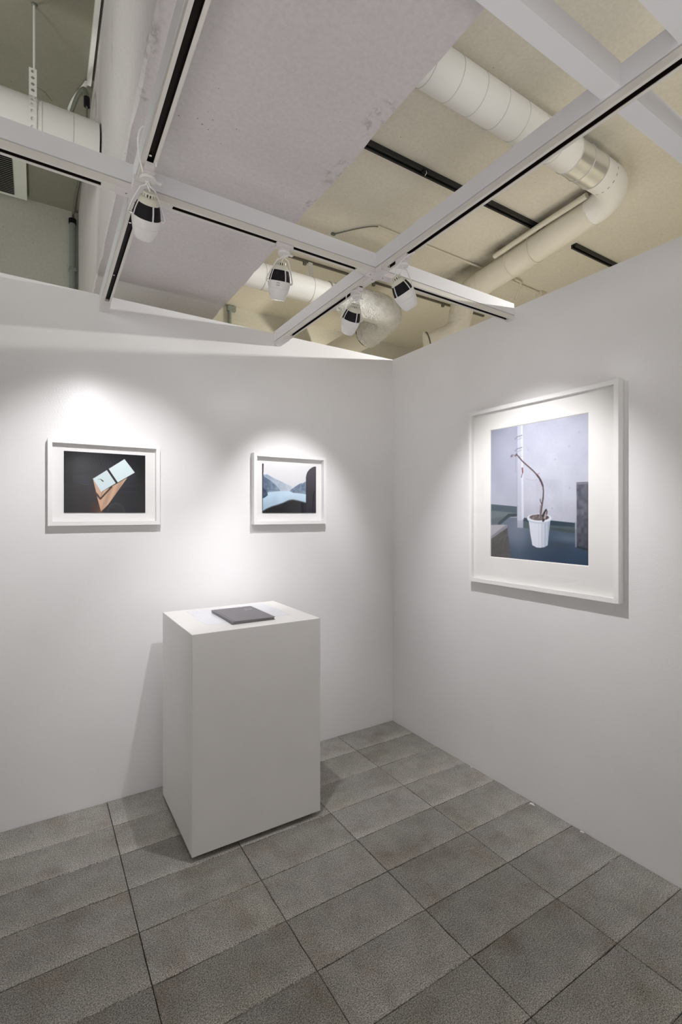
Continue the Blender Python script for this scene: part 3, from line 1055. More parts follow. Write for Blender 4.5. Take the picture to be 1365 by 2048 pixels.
def paint_plant():
    c = Canvas(200, 248, 0.551 / 0.681, 3)
    U, V = c.U, c.V
    n = smooth_noise(U, V, 9, 11, 11)
    nf = smooth_noise(U, V, 90, 110, 12)
    # white painted wall with bluish cast
    rad = np.clip(np.hypot((U - 0.62) * 0.8, V - 0.52) / 0.75, 0, 1)
    wall = np.array([194, 197, 212])[None, None, :] - (rad ** 1.6 * 34)[..., None] * np.array([1, 1, 0.88]) + ((n - 0.5) * 12)[..., None] + ((nf - 0.5) * 5)[..., None]
    c.im = wall
    lw = np.array([160, 163, 181])[None, None, :] + ((n - 0.5) * 14)[..., None] + (np.clip((0.72 - V), -0.3, 0.3) * 40)[..., None]
    c.put((U < 0.31) * 0.75, lw)
    # floor
    fl = np.array([96, 110, 128])[None, None, :] - (np.clip(0.3 - V, 0, 0.3) * 130 + np.clip(U - 0.35, 0, 1) * 38)[..., None] * np.array([1.1, 0.9, 0.75]) + ((n - 0.5) * 14)[..., None]
    fy = np.where(U < 0.31, 0.31, 0.235)
    c.put((V < fy) * 1.0, fl)
    c.blob(0.30, 0.20, 0.16, 0.12, (134, 138, 156), 0.55)
    c.blob(0.83, 0.17, 0.12, 0.03, (104, 116, 130), 0.6)
    # dark plinth on the left with the gutter kerb
    c.poly([(0, 0.416), (0.31, 0.394), (0.31, 0.345), (0, 0.365)], (76, 92, 102))
    c.poly([(0, 0.365), (0.31, 0.345), (0.31, 0.32), (0, 0.30)], (104, 116, 122))
    c.poly([(0, 0.30), (0.20, 0.325), (0.31, 0.335), (0.31, 0.318), (0.24, 0.318), (0.11, 0.255), (0, 0.26)], (92, 104, 110))
    c.line([(0.10, 0.262), (0.215, 0.328), (0.31, 0.330)], 0.012, (56, 68, 76))
    # wall base on the right
    c.poly([(0.375, 0.311), (0.442, 0.304), (0.659, 0.286), (0.885, 0.279), (0.885, 0.205), (0.70, 0.222), (0.442, 0.231), (0.375, 0.236)], (74, 90, 96))
    c.poly([(0.375, 0.311), (0.885, 0.279), (0.885, 0.252), (0.66, 0.258), (0.375, 0.285)], (48, 66, 82))
    c.poly([(0.66, 0.226), (0.885, 0.208), (0.885, 0.23), (0.66, 0.244)], (60, 72, 76), 0.7)
    # white column of the wall
    c.poly([(0.31, 1.0), (0.368, 1.0), (0.381, 0.309), (0.37, 0.290), (0.31, 0.290)], (188, 192, 208))
    c.poly([(0.352, 1.0), (0.368, 1.0), (0.381, 0.300), (0.358, 0.300)], (216, 218, 230))
    c.put(np.clip(1 - np.abs(U - 0.308) / 0.008, 0, 1) * (V > 0.3) * 0.5, (150, 154, 174))
    for vv in (0.925, 0.835):
        c.line([(0.285, vv - 0.02), (0.31, vv - 0.006), (0.362, vv)], 0.0042, (126, 128, 142), 0.8)
        c.line([(0.30, vv - 0.03), (0.362, vv - 0.018)], 0.003, (150, 152, 166), 0.7)
    # grey block standing on the right
    c.poly([(0.897, 0.553), (1.0, 0.551), (1.0, 0.535), (0.897, 0.537)], (122, 122, 134))
    bk = np.array([92, 94, 108])[None, None, :] + ((smooth_noise(U, V, 40, 50, 21) - 0.5) * 34 - np.clip(0.35 - V, 0, 0.3) * 120)[..., None]
    c.put(poly_mask(U, V, [(0.897, 0.537), (1.0, 0.535), (1.0, 0.105), (0.95, 0.110), (0.90, 0.122)]), bk)
    c.line([(0.895, 0.12), (1.0, 0.103)], 0.007, (34, 44, 54))
    c.line([(0.890, 0.28), (0.892, 0.12)], 0.006, (150, 156, 168), 0.8)
    # block in the near left corner
    c.poly([(0, 0.25), (0.165, 0.256), (0.197, 0.253), (0.0, 0.155)], (168, 166, 176))
    c.poly([(0, 0.160), (0.175, 0.252), (0.197, 0.250), (0.197, 0.228), (0.0, 0.132)], (132, 132, 142))
    dk = np.array([82, 80, 80])[None, None, :] + ((nf - 0.5) * 16)[..., None]
    c.put(poly_mask(U, V, [(0, 0.138), (0.197, 0.232), (0.24, 0.0), (0, 0.0)]), dk)
    # shadow of the pot
    c.blob(0.72, 0.125, 0.12, 0.022, (52, 64, 78), 0.75)
    c.blob(0.55, 0.093, 0.10, 0.012, (60, 72, 86), 0.7)
    # pot
    pot = [(0.432, 0.30), (0.655, 0.30), (0.640, 0.20), (0.629, 0.118), (0.60, 0.103), (0.56, 0.096), (0.515, 0.096), (0.472, 0.111), (0.452, 0.19)]
    cx = (U - 0.54) / 0.11
    fluting = 0.5 + 0.5 * np.sin(U * 190)
    pc = np.array([218, 224, 236])[None, None, :] - (np.clip(cx - 0.1, 0, 1) * 46)[..., None] * np.array([1, 0.85, 0.65]) - (fluting * np.clip(cx + 0.5, 0.15, 1) * 22)[..., None]
    c.put(poly_mask(U, V, pot), pc)
    el = lambda u0, v0, ru, rv: ((U - u0) / ru) ** 2 + ((V - v0) / rv) ** 2
    c.put(el(0.541, 0.309, 0.125, 0.031) < 1, (222, 227, 238))
    c.put(((el(0.541, 0.301, 0.123, 0.031) < 1) & (el(0.541, 0.309, 0.125, 0.031) >= 1)) * 1.0, (186, 194, 210))
    c.put(el(0.541, 0.314, 0.101, 0.022) < 1, np.array([112, 102, 104])[None, None, :] + ((nf - 0.5) * 60)[..., None])
    c.put(((el(0.541, 0.314, 0.101, 0.022) < 1) & (U > 0.575)) * 0.7, (70, 62, 66))
    # stem
    stem = [(0.556, 0.312), (0.560, 0.341), (0.572, 0.402), (0.584, 0.46), (0.586, 0.503), (0.580, 0.54), (0.567, 0.565), (0.545, 0.597), (0.517, 0.624), (0.48, 0.654), (0.442, 0.68), (0.40, 0.708), (0.365, 0.733), (0.325, 0.768), (0.302, 0.786)]
    c.line(stem, 0.0050, (92, 74, 78))
    c.line(stem[5:9], 0.0068, (78, 62, 66))
    c.line(stem[:4], 0.0062, (104, 88, 90))
    c.line([(0.548, 0.312), (0.556, 0.40)], 0.004, (150, 132, 134), 0.8)
    c.line([(0.572, 0.402), (0.556, 0.43), (0.553, 0.446)], 0.003, (90, 74, 78))
    c.line([(0.302, 0.790), (0.288, 0.778)], 0.006, (96, 80, 84))
    c.line([(0.296, 0.775), (0.27, 0.785), (0.250, 0.790)], 0.0026, (128, 112, 118))
    c.blob(0.246, 0.779, 0.012, 0.008, (104, 76, 84), 0.95)
    c.line([(0.292, 0.77), (0.290, 0.65)], 0.0016, (148, 142, 156), 0.8)
    c.line([(0.302, 0.775), (0.362, 0.768)], 0.0016, (150, 144, 158), 0.8)
    c.line([(0.302, 0.79), (0.300, 0.815)], 0.002, (140, 132, 144))
    c.line([(0.365, 0.680), (0.368, 0.648)], 0.006, (136, 84, 84))
    c.line([(0.368, 0.648), (0.356, 0.612)], 0.0032, (120, 100, 106))
    c.line([(0.517, 0.624), (0.545, 0.632)], 0.003, (170, 130, 140), 0.8)
    c.line([(0.40, 0.60), (0.46, 0.585), (0.52, 0.585)], 0.0018, (164, 158, 172), 0.6)
    # driftwood in the pot
    c.line([(0.612, 0.366), (0.594, 0.345), (0.578, 0.325)], 0.008, (52, 48, 56))
    c.line([(0.616, 0.352), (0.604, 0.322), (0.590, 0.296)], 0.0075, (176, 160, 160))
    c.line([(0.590, 0.298), (0.583, 0.290)], 0.008, (58, 52, 58))
    c.line([(0.612, 0.366), (0.622, 0.356), (0.618, 0.335)], 0.004, (84, 74, 78))
    for uu, vv in ((0.83, 0.80), (0.835, 0.515), (0.92, 0.885), (0.43, 0.81), (0.70, 0.72), (0.67, 0.38)):
        c.blob(uu, vv, 0.006, 0.006, (140, 142, 158), 0.6)
    return c.final()


def to_wall_a(u0, v0):
    return lambda p: Vector((u0 + p.x, -p.z, v0 + p.y))


def to_wall_b(u0, v0):
    return lambda p: Vector((-p.z, u0 - p.x, v0 + p.y))


def framed_photo(label, fn, W, H, win, img, floated, moulding, depth, loc, mat, n_uv):
    """local frame: x right along the wall, y up, z out of the wall, origin at the lower left corner"""
    t = thing('framed_photograph', label, 'picture', loc, 'framed photographs on the walls')
    fwid = moulding
    o_ = [(0, 0), (W, 0), (W, H), (0, H)]
    i_ = [(fwid, fwid), (W - fwid, fwid), (W - fwid, H - fwid), (fwid, H - fwid)]
    for k in range(4):
        a, b = k, (k + 1) % 4
        vs = []
        for z in (0.0015, depth):
            vs += [o_[a] + (z,), o_[b] + (z,), i_[b] + (z,), i_[a] + (z,)]
        m = MB().add(vs, [(0, 1, 2, 3), (4, 5, 6, 7), (0, 1, 5, 4), (1, 2, 6, 5), (2, 3, 7, 6), (3, 0, 4, 7)])
        m.xf(fn).build('frame_rail', M['wood_white'], t)
    u0, u1, v0, v1 = win
    zm = depth - (0.033 if floated else 0.021)
    m = MB()
    if floated:
        m.box(fwid - 0.001, W - fwid + 0.001, fwid - 0.001, H - fwid + 0.001, zm - 0.006, zm)
    else:
        e = 0.004
        a = [(fwid - 0.001, fwid - 0.001), (W - fwid + 0.001, fwid - 0.001), (W - fwid + 0.001, H - fwid + 0.001), (fwid - 0.001, H - fwid + 0.001)]
        b = [(u0 - e, v0 - e), (u1 + e, v0 - e), (u1 + e, v1 + e), (u0 - e, v1 + e)]
        c = [(u0, v0), (u1, v0), (u1, v1), (u0, v1)]
        vs = [p + (zm,) for p in a] + [p + (zm,) for p in b] + [p + (zm - 0.004,) for p in c] + [p + (zm - 0.006,) for p in a]
        fs = []
        for k in range(4):
            k2 = (k + 1) % 4
            fs += [(k, k2, 4 + k2, 4 + k), (4 + k, 4 + k2, 8 + k2, 8 + k), (k, k2, 12 + k2, 12 + k)]
        fs.append((12, 13, 14, 15))
        m.add(vs, fs)
    m.xf(fn).build('mount_board', mat, t)
    # the print itself
    nv, nu = img.shape[:2]
    zp = zm + 0.004 if floated else zm - 0.0045
    us = np.linspace(u0, u1, nu + 1)
    vs_ = np.linspace(v0, v1, nv + 1)
    verts = [tuple(fn(Vector((float(x), float(y), zp)))) for y in vs_ for x in us]
    faces = [(j * (nu + 1) + i, j * (nu + 1) + i + 1, (j + 1) * (nu + 1) + i + 1, (j + 1) * (nu + 1) + i) for j in range(nv) for i in range(nu)]
    nb = len(verts)
    if floated:
        for x, y in ((u0, v0), (u1, v0), (u1, v1), (u0, v1)):
            verts.append(tuple(fn(Vector((x, y, zm + 0.001)))))
        cs = [0, nu, nv * (nu + 1) + nu, nv * (nu + 1)]
        rim = [tuple(range(0, nu + 1)), tuple(j * (nu + 1) + nu for j in range(nv + 1)), tuple(nv * (nu + 1) + nu - i for i in range(nu + 1)), tuple((nv - j) * (nu + 1) for j in range(nv + 1))]
        for k in range(4):
            faces.append(tuple(rim[k]) + (nb + (k + 1) % 4, nb + k))
    me = bpy.data.meshes.new('print')
    off = t.location
    me.from_pydata([tuple(Vector(p) - off) for p in verts], [], faces)
    me.materials.append(M['print'])
    at = me.color_attributes.new('ink', 'FLOAT_COLOR', 'CORNER')
    cols = np.ones((len(me.loops), 4), np.float32)
    q = np.repeat(img.reshape(-1, 3), 4, axis=0)
    cols[:len(q), :3] = q
    cols[len(q):, :3] = 0.5
    at.data.foreach_set('color', cols.ravel())
    po = bpy.data.objects.new('print', me)
    COL.objects.link(po)
    po.parent = t
    # glazing
    zg = depth - 0.007
    gm = MB().box(fwid - 0.001, W - fwid + 0.001, fwid - 0.001, H - fwid + 0.001, zg, zg + 0.002)
    gm.xf(fn).build('glazing', M['glass'], t)
    return t


D1, D3 = 0.043, 0.041
framed_photo('white framed photograph of a tilted skylight in a dark room, left on left wall', to_wall_a(-2.061, 1.385), 0.501, 0.410,
             (0.067, 0.434, 0.061, 0.357), paint_skylight(), True, 0.019, D1, (-1.81, 0, 1.385), M['mat_board'], None)
framed_photo('white framed photograph of a lake between hazy mountains, right on left wall', to_wall_a(-1.041, 1.378), 0.482, 0.416,
             (0.063, 0.424, 0.067, 0.358), paint_lake(), True, 0.019, D1, (-0.80, 0, 1.378), M['mat_board'], None)
framed_photo('large white framed photograph of a bare plant in a white pot, on right wall', to_wall_b(-0.745, 1.064), 0.832, 0.944,
             (0.136, 0.686, 0.146, 0.826), paint_plant(), False, 0.020, D3, (0, -1.16, 1.064), M['mat_board_warm'], None)

# ------------------------------------------------------------------ pedestal and book
PX0, PX1, PY0, PY1, PZ = -1.562, -0.953, -0.660, -0.115, 0.942
ped = thing('display_pedestal', 'tall white box pedestal with recessed dark base standing before left wall', 'pedestal', (-1.2575, -0.3875, 0.0))
MB().box(PX0, PX1, PY0, PY1, 0.022, PZ).build('body', M['pedestal'], ped, False, 0.0012)
MB().box(PX0 + 0.03, PX1 - 0.03, PY0 + 0.03, PY1 - 0.03, 0.0, 0.024).build('plinth', M['plinth'], ped)
MB().box(-1.458, -1.035, -0.510, -0.165, PZ - 0.002, PZ + 0.0008).build('top_panel', M['pedestal_panel'], ped)
zb = PZ + 0.0008
bk = thing('book', 'thin grey hardcover book lying closed on the white pedestal', 'book', (-1.253, -0.417, zb))
bx0, bx1, by0, by1 = -1.357, -1.149, -0.573, -0.261
MB().box(bx0, bx1, by0, by1, zb, zb + 0.0024).build('back_cover', M['book'], bk, False, 0.0008)
MB().box(bx0 + 0.006, bx1 - 0.004, by0 + 0.004, by1 - 0.004, zb + 0.0024, zb + 0.0108).build('pages', M['paper'], bk)
fc = MB()
fc.box(bx0 + 0.012, bx1, by0, by1, zb + 0.0108, zb + 0.0134)
fc.box(bx0, bx0 + 0.009, by0, by1, zb + 0.0108, zb + 0.0134)
fc.box(bx0 + 0.009, bx0 + 0.012, by0, by1, zb + 0.0108, zb + 0.0124)
fc.build('front_cover', M['book'], bk)
MB().box(bx0, bx0 + 0.004, by0, by1, zb + 0.0024, zb + 0.0108).build('spine', M['book'], bk)
tp = MB()
for k, (xa, xb) in enumerate(((-1.212, -1.192), (-1.190, -1.172), (-1.212, -1.197), (-1.194, -1.176))):
    yy = -0.33 - 0.022 * (k // 2)
    tp.box(xa, xb, yy - 0.005, yy + 0.005, zb + 0.0133, zb + 0.0137)
tp.build('title_print', M['book_print'], bk)

# ------------------------------------------------------------------ ducts
def seam_rings(parent, xs, axis, centre, R, r=0.0020, mat='duct_seam'):
    for s in xs:
        c = Vector(centre)
        if axis == 'x':
            c.x = s
            a = (1, 0, 0)
        else:
            c.y = s
            a = (0, 1, 0)
        MB().ring(c, a, R, r).build('seam', M[mat], parent, True)


RD = 0.080
Y1, Z1 = -1.258, 3.197
d1 = thing('air_duct', 'white spiral air duct behind right track beam, turning by an elbow into a cream run', 'duct', (-0.3, Y1, Z1), 'round air ducts under the ceiling')
MB().tube([(-1.187, Y1, Z1), (0.105, Y1, Z1)], RD, 40).build('pipe', M['duct'], d1, True)
seam_rings(d1, [-0.82 + 0.1325 * k for k in range(-1, 7)], 'x', (0, Y1, Z1), RD)
tag(MB().tube([(0.105, Y1, Z1), (0.320, Y1, Z1)], RD + 0.001, 40).build('bare_collar', M['galv'], d1, True), 'bare shiny galvanised collar')
seam_rings(d1, [0.105, 0.205, 0.320], 'x', (0, Y1, Z1), RD + 0.001, 0.003)
XE = 0.640
re_ = 0.20
el = [(0.320, Y1, Z1)] + [tuple(p) for p in arc((XE - re_ - 0.01, Y1 + re_, Z1), re_, -math.pi / 2, 0, (1, 0, 0), (0, 1, 0), 16)]
MB().tube(el, RD, 40).build('elbow', M['duct'], d1, True)
holes = MB()
for k in range(16):
    a = 2 * math.pi * k / 16
    K = Matrix.Translation((0.40, Y1, Z1)) @ Matrix.Rotation(math.pi / 2, 4, 'Y') @ Matrix.Rotation(a, 4, 'Z')
    holes.add([tuple(K @ Vector((RD + 0.0006, b * 0.006, s * 0.002))) for b, s in ((-1, -1), (1, -1), (1, 1), (-1, 1))], [(0, 1, 2, 3)])
holes.build('rivet_row', M['steel_rail'], d1)
fl = MB()
rnd = random.Random(5)
for k in range(22):
    a = 2 * math.pi * k / 22
    K = Matrix.Translation((-1.155 + rnd.uniform(-0.006, 0.006), Y1, Z1)) @ Matrix.Rotation(math.pi / 2, 4, 'Y') @ Matrix.Rotation(a, 4, 'Z')
    fl.add([tuple(K @ Vector((RD + 0.0008, b * 0.006, s * 0.004))) for b, s in ((-1, -1), (1, -0.7), (0.8, 1), (-1, 0.8))], [(0, 1, 2, 3)])
fl.build('sleeve_slots', M['steel_rail'], d1)

# insulated duct continuing toward the back, then dropping
p3 = [(0.6305, Y1 + re_ - 0.010, Z1 - 0.004), (0.65, -0.75, 3.172), (0.70, -0.40, 3.168), (0.735, -0.12, 3.165)]
pts = []
for i in range(len(p3) - 1):
    for s in range(8):
        pts.append(Vector(p3[i]).lerp(Vector(p3[i + 1]), s / 8))
pts.append(Vector(p3[-1]))
rs = [0.0795 + 0.012 * i / len(pts) for i in range(len(pts))]
MB().tube(pts, rs, 36).build('insulated_pipe', M['duct_cream'], d1, True)


def crumple(mb, amp, seed):
    from mathutils import noise
    def fn(p):
        n = noise.noise_vector(Vector(p) * 17 + Vector((seed, 0, 0)))
        m = noise.noise_vector(Vector(p) * 62 + Vector((seed, 9, 0)))
        q = noise.noise_vector(Vector(p) * 120 + Vector((seed, 3, 5)))
        return Vector(p) + n * amp * 0.6 + m * amp * 0.75 + q * amp * 0.35
    return mb.xf(fn)


drop = bez((0.735, -0.14, 3.165), (0.745, 0.08, 3.155), (0.745, 0.06, 3.08), (0.735, 0.08, 2.95), 44)
drop += bez((0.735, 0.08, 2.95), (0.73, 0.09, 2.86), (0.66, 0.15, 2.82), (0.52, 0.24, 2.78), 30)[1:]
MB_d = MB().tube(drop, [0.092] * len(drop), 72)
crumple(MB_d, 0.006, 2).build('foil_drop', M['duct_cream'], d1, True)
MB().ring((0.535, 0.231, 2.785), (-0.14, 0.09, -0.04), 0.091, 0.006).build('rim', M['steel_rail'], d1, True)
for p, a in (((0.662, -0.66, 3.171), (0.05, 1, 0)), ((0.69, -0.46, 3.169), (0.05, 1, 0)), ((0.728, -0.165, 3.166), (0.05, 1, 0))):
    MB().ring(p, a, 0.088, 0.004).build('band', M['duct_cream'], d1, True)

sp_ = thing('pipe', 'thin cream pipe lying along the insulated duct above the right wall', 'pipe', (0.57, -0.6, 3.225))
MB().tube([(0.535, -1.09, 3.24), (0.56, -0.75, 3.235), (0.60, -0.38, 3.23)], 0.017, 14).build('pipe_length', M['cream_pipe'], sp_, True)

# lower duct behind the left partition with the crumpled foil elbow
Y2, Z2 = 0.21, 2.950
d2 = thing('air_duct', 'white duct with crumpled foil elbow behind the spotlights above left wall', 'duct', (-0.6, Y2, Z2), 'round air ducts under the ceiling')
MB().tube([(-1.28, Y2, Z2), (-0.33, Y2, Z2)], RD, 40).build('pipe', M['duct'], d2, True)
seam_rings(d2, [-1.03, -0.885, -0.54, -0.40], 'x', (0, Y2, Z2), RD)
fp = [(-0.36 + 0.008 * i, Y2, Z2) for i in range(49)]
fp += [tuple(p) for p in arc((0.03, Y2 + 0.18, Z2), 0.18, -math.pi / 2, 0, (1, 0, 0), (0, 1, 0), 34)][1:]
fp += [(0.21, Y2 + 0.18 + 0.008 * i, Z2 - 0.0016 * i) for i in range(1, 28)]
fr_ = [0.084 + 0.022 * min(1.0, i / 20) for i in range(len(fp))]
crumple(MB().tube(fp, fr_, 84), 0.0075, 5).build('foil_elbow', M['foil'], d2, True)
MB().tube([(0.21, 0.60, 2.918), (0.205, 0.80, 2.91), (0.20, 1.54, 2.90)], 0.098, 36).build('wall_length', M['duct_cream'], d2, True)
MB().ring((0.21, 0.615, 2.918), (0, 1, -0.1), 0.102, 0.006).build('collar', M['steel_rail'], d2, True)
MB().ring((-0.405, Y2, Z2), (1, 0, 0), RD + 0.004, 0.004).build('hanger_ring', M['duct_seam'], d2, True)

# left duct, in the bay left of the broad beam
RL, YLd, ZLd = 0.125, -0.095, 3.162
dl = thing('air_duct', 'wide dull white duct hung at upper left beside the broad concrete beam', 'duct', (-2.4, YLd, ZLd), 'round air ducts under the ceiling')
MB().tube([(-4.2, YLd, ZLd), (-1.86, YLd, ZLd)], RL, 44).build('pipe', M['duct'], dl, True)
seam_rings(dl, [-1.965, -2.085, -2.30, -2.60, -2.9], 'x', (0, YLd, ZLd), RL, 0.002, 'duct_seam')

# perforated strap and rod that carry it
hg = thing('hanger_strap', 'perforated white hanger strap on a thin rod holding the upper left duct', 'hanger', (-2.12, YLd, 3.44))
MB().tube([(-2.114, YLd, ZL), (-2.114, YLd, 3.42)], 0.005, 10).build('rod', M['duct'], hg, True)
MB().lathe([(0, 0.012), (-0.006, 0.012), (-0.008, 0.004)], 12, Matrix.Translation((-2.114, YLd, ZL))).build('anchor', M['cable_dark'], hg, True)


def perforated(path, halfw, hole_r, name, mat, parent, pitch):
    """strip along path (points with normals) in the x direction with square-edged round holes"""
    m = MB()
    n = len(path)
    for i in range(n - 1):
        (p, nn), (q, n2) = path[i], path[i + 1]
        p, q = Vector(p), Vector(q)
        tdir = (q - p)
        L = tdir.length
        tdir.normalize()
        cx = p.lerp(q, 0.5)
        X = Vector((1, 0, 0))
        outer = [(-halfw, -L / 2), (0, -L / 2), (halfw, -L / 2), (halfw, 0), (halfw, L / 2), (0, L / 2), (-halfw, L / 2), (-halfw, 0)]
        hr = hole_r if i % pitch == 0 else 0.0
        nrm = Vector(nn).normalized() * 0.0012
        vs = []
        for k in range(8):
            vs.append(cx + X * outer[k][0] + tdir * outer[k][1] + nrm)
        for k in range(8):
            a = -3 * math.pi / 4 + k * math.pi / 4
            rr = hr if hr else 0.0005
            vs.append(cx + X * rr * math.cos(a) + tdir * rr * math.sin(a) + nrm)
        vs += [v - nrm * 2 for v in vs]
        fs = []
        for k in range(8):
            k2 = (k + 1) % 8
            fs.append((k, k2, 8 + k2, 8 + k))
            fs.append((16 + k, 24 + k, 24 + k2, 16 + k2))
            fs.append((8 + k, 8 + k2, 24 + k2, 24 + k))
            fs.append((k, 16 + k, 16 + k2, k2))
        m.add([tuple(v) for v in vs], fs)
    return m.build(name, mat, parent)


path = []
zz = 3.435
while zz > ZLd + RL + 0.03:
    path.append(((-2.119, YLd - 0.012, zz), (0, -1, 0)))
    zz -= 0.028
for k in range(12):
    a = math.radians(88) + math.radians(14) * k
    path.append(((-2.119, YLd + (RL + 0.004) * math.cos(a), ZLd + (RL + 0.004) * math.sin(a)), (0, math.cos(a), math.sin(a))))
perforated(path, 0.015, 0.0075, 'strap', M['duct'], hg, 1)
MB().tube([(-2.104, YLd - 0.012, 3.36), (-2.07, YLd - 0.01, 3.350), (-2.045, YLd + 0.02, 3.345)], 0.0015, 6).build('tie_wire', M['cable_dark'], hg, True)

# strap and rail carrying the lower duct
rail = thing('ceiling_rail', 'thin dark steel rail under the slab behind the cross track', 'rail', (0.3, 0.475, 3.28))
MB().box(-0.62, 1.45, 0.466, 0.482, 3.281, 3.2945).build('channel', M['steel_rail'], rail)
for x in (-0.44, 0.18, 0.93):
    MB().box(x - 0.011, x + 0.011, 0.464, 0.484, 3.258, 3.282).build('nut', M['cable_dark'], rail)
hs = thing('hanger_strap', 'short white hanger strap between steel rail and duct beside the track crossing', 'hanger', (-0.40, 0.40, 3.2))
m = MB()
m.box(-0.425, -0.392, 0.440, 0.446, 3.18, 3.27)
m.box(-0.418, -0.398, 0.436, 0.440, 3.06, 3.185)
m.box(-0.425, -0.392, 0.430, 0.437, 3.02, 3.062)
m.build('strap', M['white_plastic'], hs)
MB().tube([(-0.408, 0.433, 3.03), (-0.405, 0.36, 3.02), (-0.405, 0.25, 3.035)], 0.005, 8).build('tie', M['steel_rail'], hs, True)

# ------------------------------------------------------------------ pipes, black tracks, vent
tr1 = thing('black_track', 'long black track on the cream slab from the concrete beam toward the elbow', 'track', (0.0, -0.700, 3.275), 'black tracks on the slab')


def black_track(parent, x0, x1, y):
    m = MB()
    m.box(x0, x1, y - 0.019, y + 0.019, 3.286, 3.2949)
    m.box(x0, x1, y - 0.019, y - 0.009, 3.270, 3.286)
    m.box(x0, x1, y + 0.007, y + 0.019, 3.270, 3.286)
    m.build('channel', M['black_rail'], parent)


black_track(tr1, -1.18, 0.735, -0.700)
MB().box(0.700, 0.738, -0.720, -0.680, 3.266, 3.294).build('end_cap', M['black'], tr1)
hk = MB().box(-0.365, -0.335, -0.735, -0.715, 3.256, 3.27)
hk.build('hook_block', M['black'], tr1)
MB().tube([(-0.350, -0.735, 3.262), (-0.352, -0.742, 3.246), (-0.356, -0.736, 3.236), (-0.352, -0.728, 3.238)], 0.0016, 6).build('hook', M['galv'], tr1, True)
MB().box(0.60, 0.665, -0.722, -0.712, 3.268, 3.276).build('clip', M['duct_cream'], tr1)
tr2 = thing('black_track', 'short black track on the slab above the right partition', 'track', (1.3, -0.695, 3.275), 'black tracks on the slab')
black_track(tr2, 1.03, 1.66, -0.695)

cn = thing('conduit', 'thin cream conduit with a bent cable across the slab behind track beam', 'conduit', (0.25, -0.15, 3.285))
MB().tube([(-0.242, -0.158, 3.286), (0.78, -0.145, 3.286)], 0.008, 10).build('pipe', M['cream_pipe'], cn, True)
MB().tube(bez((-0.236, -0.158, 3.286), (-0.29, -0.15, 3.286), (-0.36, -0.04, 3.288), (-0.43, 0.07, 3.290), 12), 0.0035, 8).build('cable', M['cable_dark'], cn, True)
MB().box(-0.452, -0.425, 0.062, 0.082, 3.284, 3.2949).build('clip', M['cable_dark'], cn)

c2 = thing('conduit', 'small cream conduit with loops on the slab just above right partition', 'conduit', (1.25, -0.12, 3.28))
MB().tube([(1.06, -0.14, 3.283), (1.20, -0.125, 3.283), (1.47, -0.110, 3.283)], 0.010, 10).build('pipe', M['cream_pipe'], c2, True)
MB().tube([(1.08, -0.17, 3.28), (1.16, -0.165, 3.278), (1.20, -0.12, 3.25), (1.20, -0.08, 3.18)], 0.009, 10).build('loop', M['cream_pipe'], c2, True)
MB().box(1.455, 1.52, -0.14, -0.08, 3.25, 3.2945).build('junction_box', M['duct_cream'], c2)

pc_ = thing('conduit', 'vertical grey green conduit on the back wall at right of concrete beam', 'conduit', (-0.634, YB_WALL - 0.02, 3.2))
MB().tube([(-0.640, YB_WALL - 0.018, 2.55), (-0.640, YB_WALL - 0.018, ZR)], 0.016, 14).build('pipe', M['grey_pipe'], pc_, True)
MB().box(-0.664, -0.590, YB_WALL - 0.038, YB_WALL - 0.0005, 3.245, 3.285).build('clamp', M['grey_pipe'], pc_)

gc = thing('conduit', 'vertical grey green conduit on the back wall at left of concrete beam', 'conduit', (-1.872, YB_WALL - 0.02, 3.2))
MB().tube([(-1.872, YB_WALL - 0.024, 2.55), (-1.872, YB_WALL - 0.024, 3.64)], 0.021, 16).build('pipe', M['grey_pipe'], gc, True)
MB().tube([(-1.872, YB_WALL - 0.024, 3.63), (-1.872, YB_WALL - 0.024, 3.665)], 0.026, 16).build('coupling', M['black'], gc, True)
MB().tube([(-1.868, YB_WALL - 0.024, 3.66), (-1.868, YB_WALL - 0.03, 3.70), (-1.862, YB_WALL - 0.25, 3.726), (-1.85, YB_WALL - 0.55, 3.727)], 0.008, 10).build('cable', M['cable_dark'], gc, True)
MB().box(-1.897, -1.847, YB_WALL - 0.05, YB_WALL - 0.0005, 3.27, 3.29).build('clamp', M['grey_pipe'], gc)

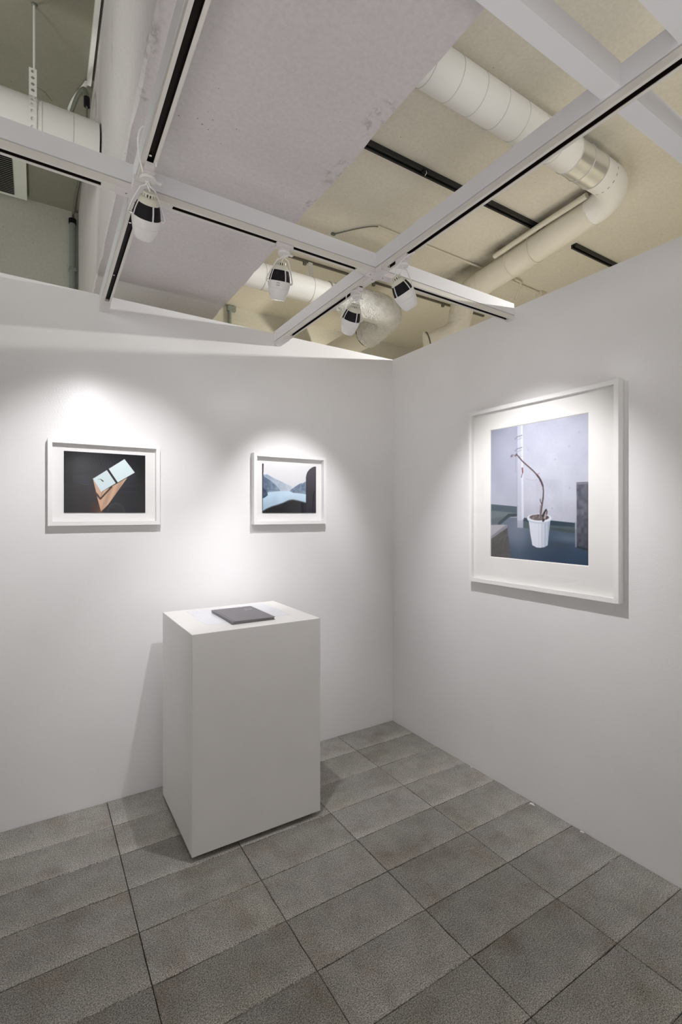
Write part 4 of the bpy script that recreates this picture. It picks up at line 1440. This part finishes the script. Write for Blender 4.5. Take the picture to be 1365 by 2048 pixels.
rw = thing('raceway', 'white cable raceway along the top of the concrete beam, upper left corner', 'raceway', (-1.885, -1.3, 3.72))
MB().box(-1.894, -1.8735, -3.5, 0.20, 3.700, 3.7345).xf(lambda p: p + Vector((0.009 * (p.y + 1.8) - 0.004, 0, 0))).build('trunking', M['duct'], rw)
MB().tube(bez((-1.880, 0.20, 3.712), (-1.900, 0.27, 3.712), (-1.935, 0.32, 3.70), (-1.952, 0.345, 3.64), 14) + [Vector((-1.965, 0.35, 3.45))], 0.010, 10).build('white_cable', M['duct'], rw, True)
MB().tube(bez((-1.893, 0.03, 3.49), (-1.893, 0.03, 3.60), (-1.925, 0.16, 3.62), (-1.945, 0.27, 3.58), 14) + [Vector((-1.965, 0.31, 3.42))], 0.010, 10).build('grey_cable', M['cable_dark'], rw, True)
MB().tube([(-1.893, 0.03, 3.505), (-1.893, 0.03, 3.46)], 0.014, 12).build('gland', M['black'], rw, True)
MB().tube([(-1.893, 0.03, 3.47), (-1.893, 0.03, 3.30)], 0.0045, 8).build('thin_cable', M['cable_dark'], rw, True)

vt = thing('air_vent', 'grey louvred air vent with pale frame under the raised slab, far left', 'vent', (-2.55, 1.05, 3.70))
m = MB()
m.box(-2.96, -2.160, 0.62, 1.50, 3.700, 3.7345)
m.build('frame', M['vent_frame'], vt)
MB().box(-2.92, -2.236, 0.68, 1.47, 3.697, 3.7005).build('hollow', M['vent_dark'], vt)
sl = MB()
k = 0
yy = 0.695
while yy < 1.46:
    b = MB().box(-2.92, -2.236, -0.008, 0.008, -0.0010, 0.0010)
    b.xf(lambda p: Vector((p.x, yy + p.y * 0.82 - p.z * 0.57, 3.690 + p.y * 0.57 + p.z * 0.82)))
    sl.add(b.v, b.f)
    yy += 0.021
tag(sl.build('louvre_slats', M['vent_slat'], vt), None, None, None, 'stuff')

# flecks of wall paint that fell along the foot of the right wall
for k, (x, y, s) in enumerate(((-0.022, -1.145, 0.016), (-0.012, -1.40, 0.012), (-0.010, -0.734, 0.009))):
    rnd = random.Random(20 + k)
    n = 7
    ring = [(x + s * (0.5 + 0.6 * rnd.random()) * math.cos(2 * math.pi * i / n) * 0.5, y + s * (0.6 + 0.5 * rnd.random()) * math.sin(2 * math.pi * i / n)) for i in range(n)]
    vs = [p + (0.0009,) for p in ring] + [p + (0.0022 + 0.003 * rnd.random(),) for p in ring]
    mb = MB().add(vs, [tuple(range(n)), tuple(range(n, 2 * n))] + [(i, (i + 1) % n, n + (i + 1) % n, n + i) for i in range(n)])
    o = mb.build('paint_flake', M['white_plastic'])
    tag(o, ('white paint flake on the tiles at foot of right wall, largest one', 'white paint flake at foot of right wall, nearest the viewer', 'tiny white paint flake at foot of right wall, nearest the corner')[k], 'paint flake', 'paint flakes along the right wall')
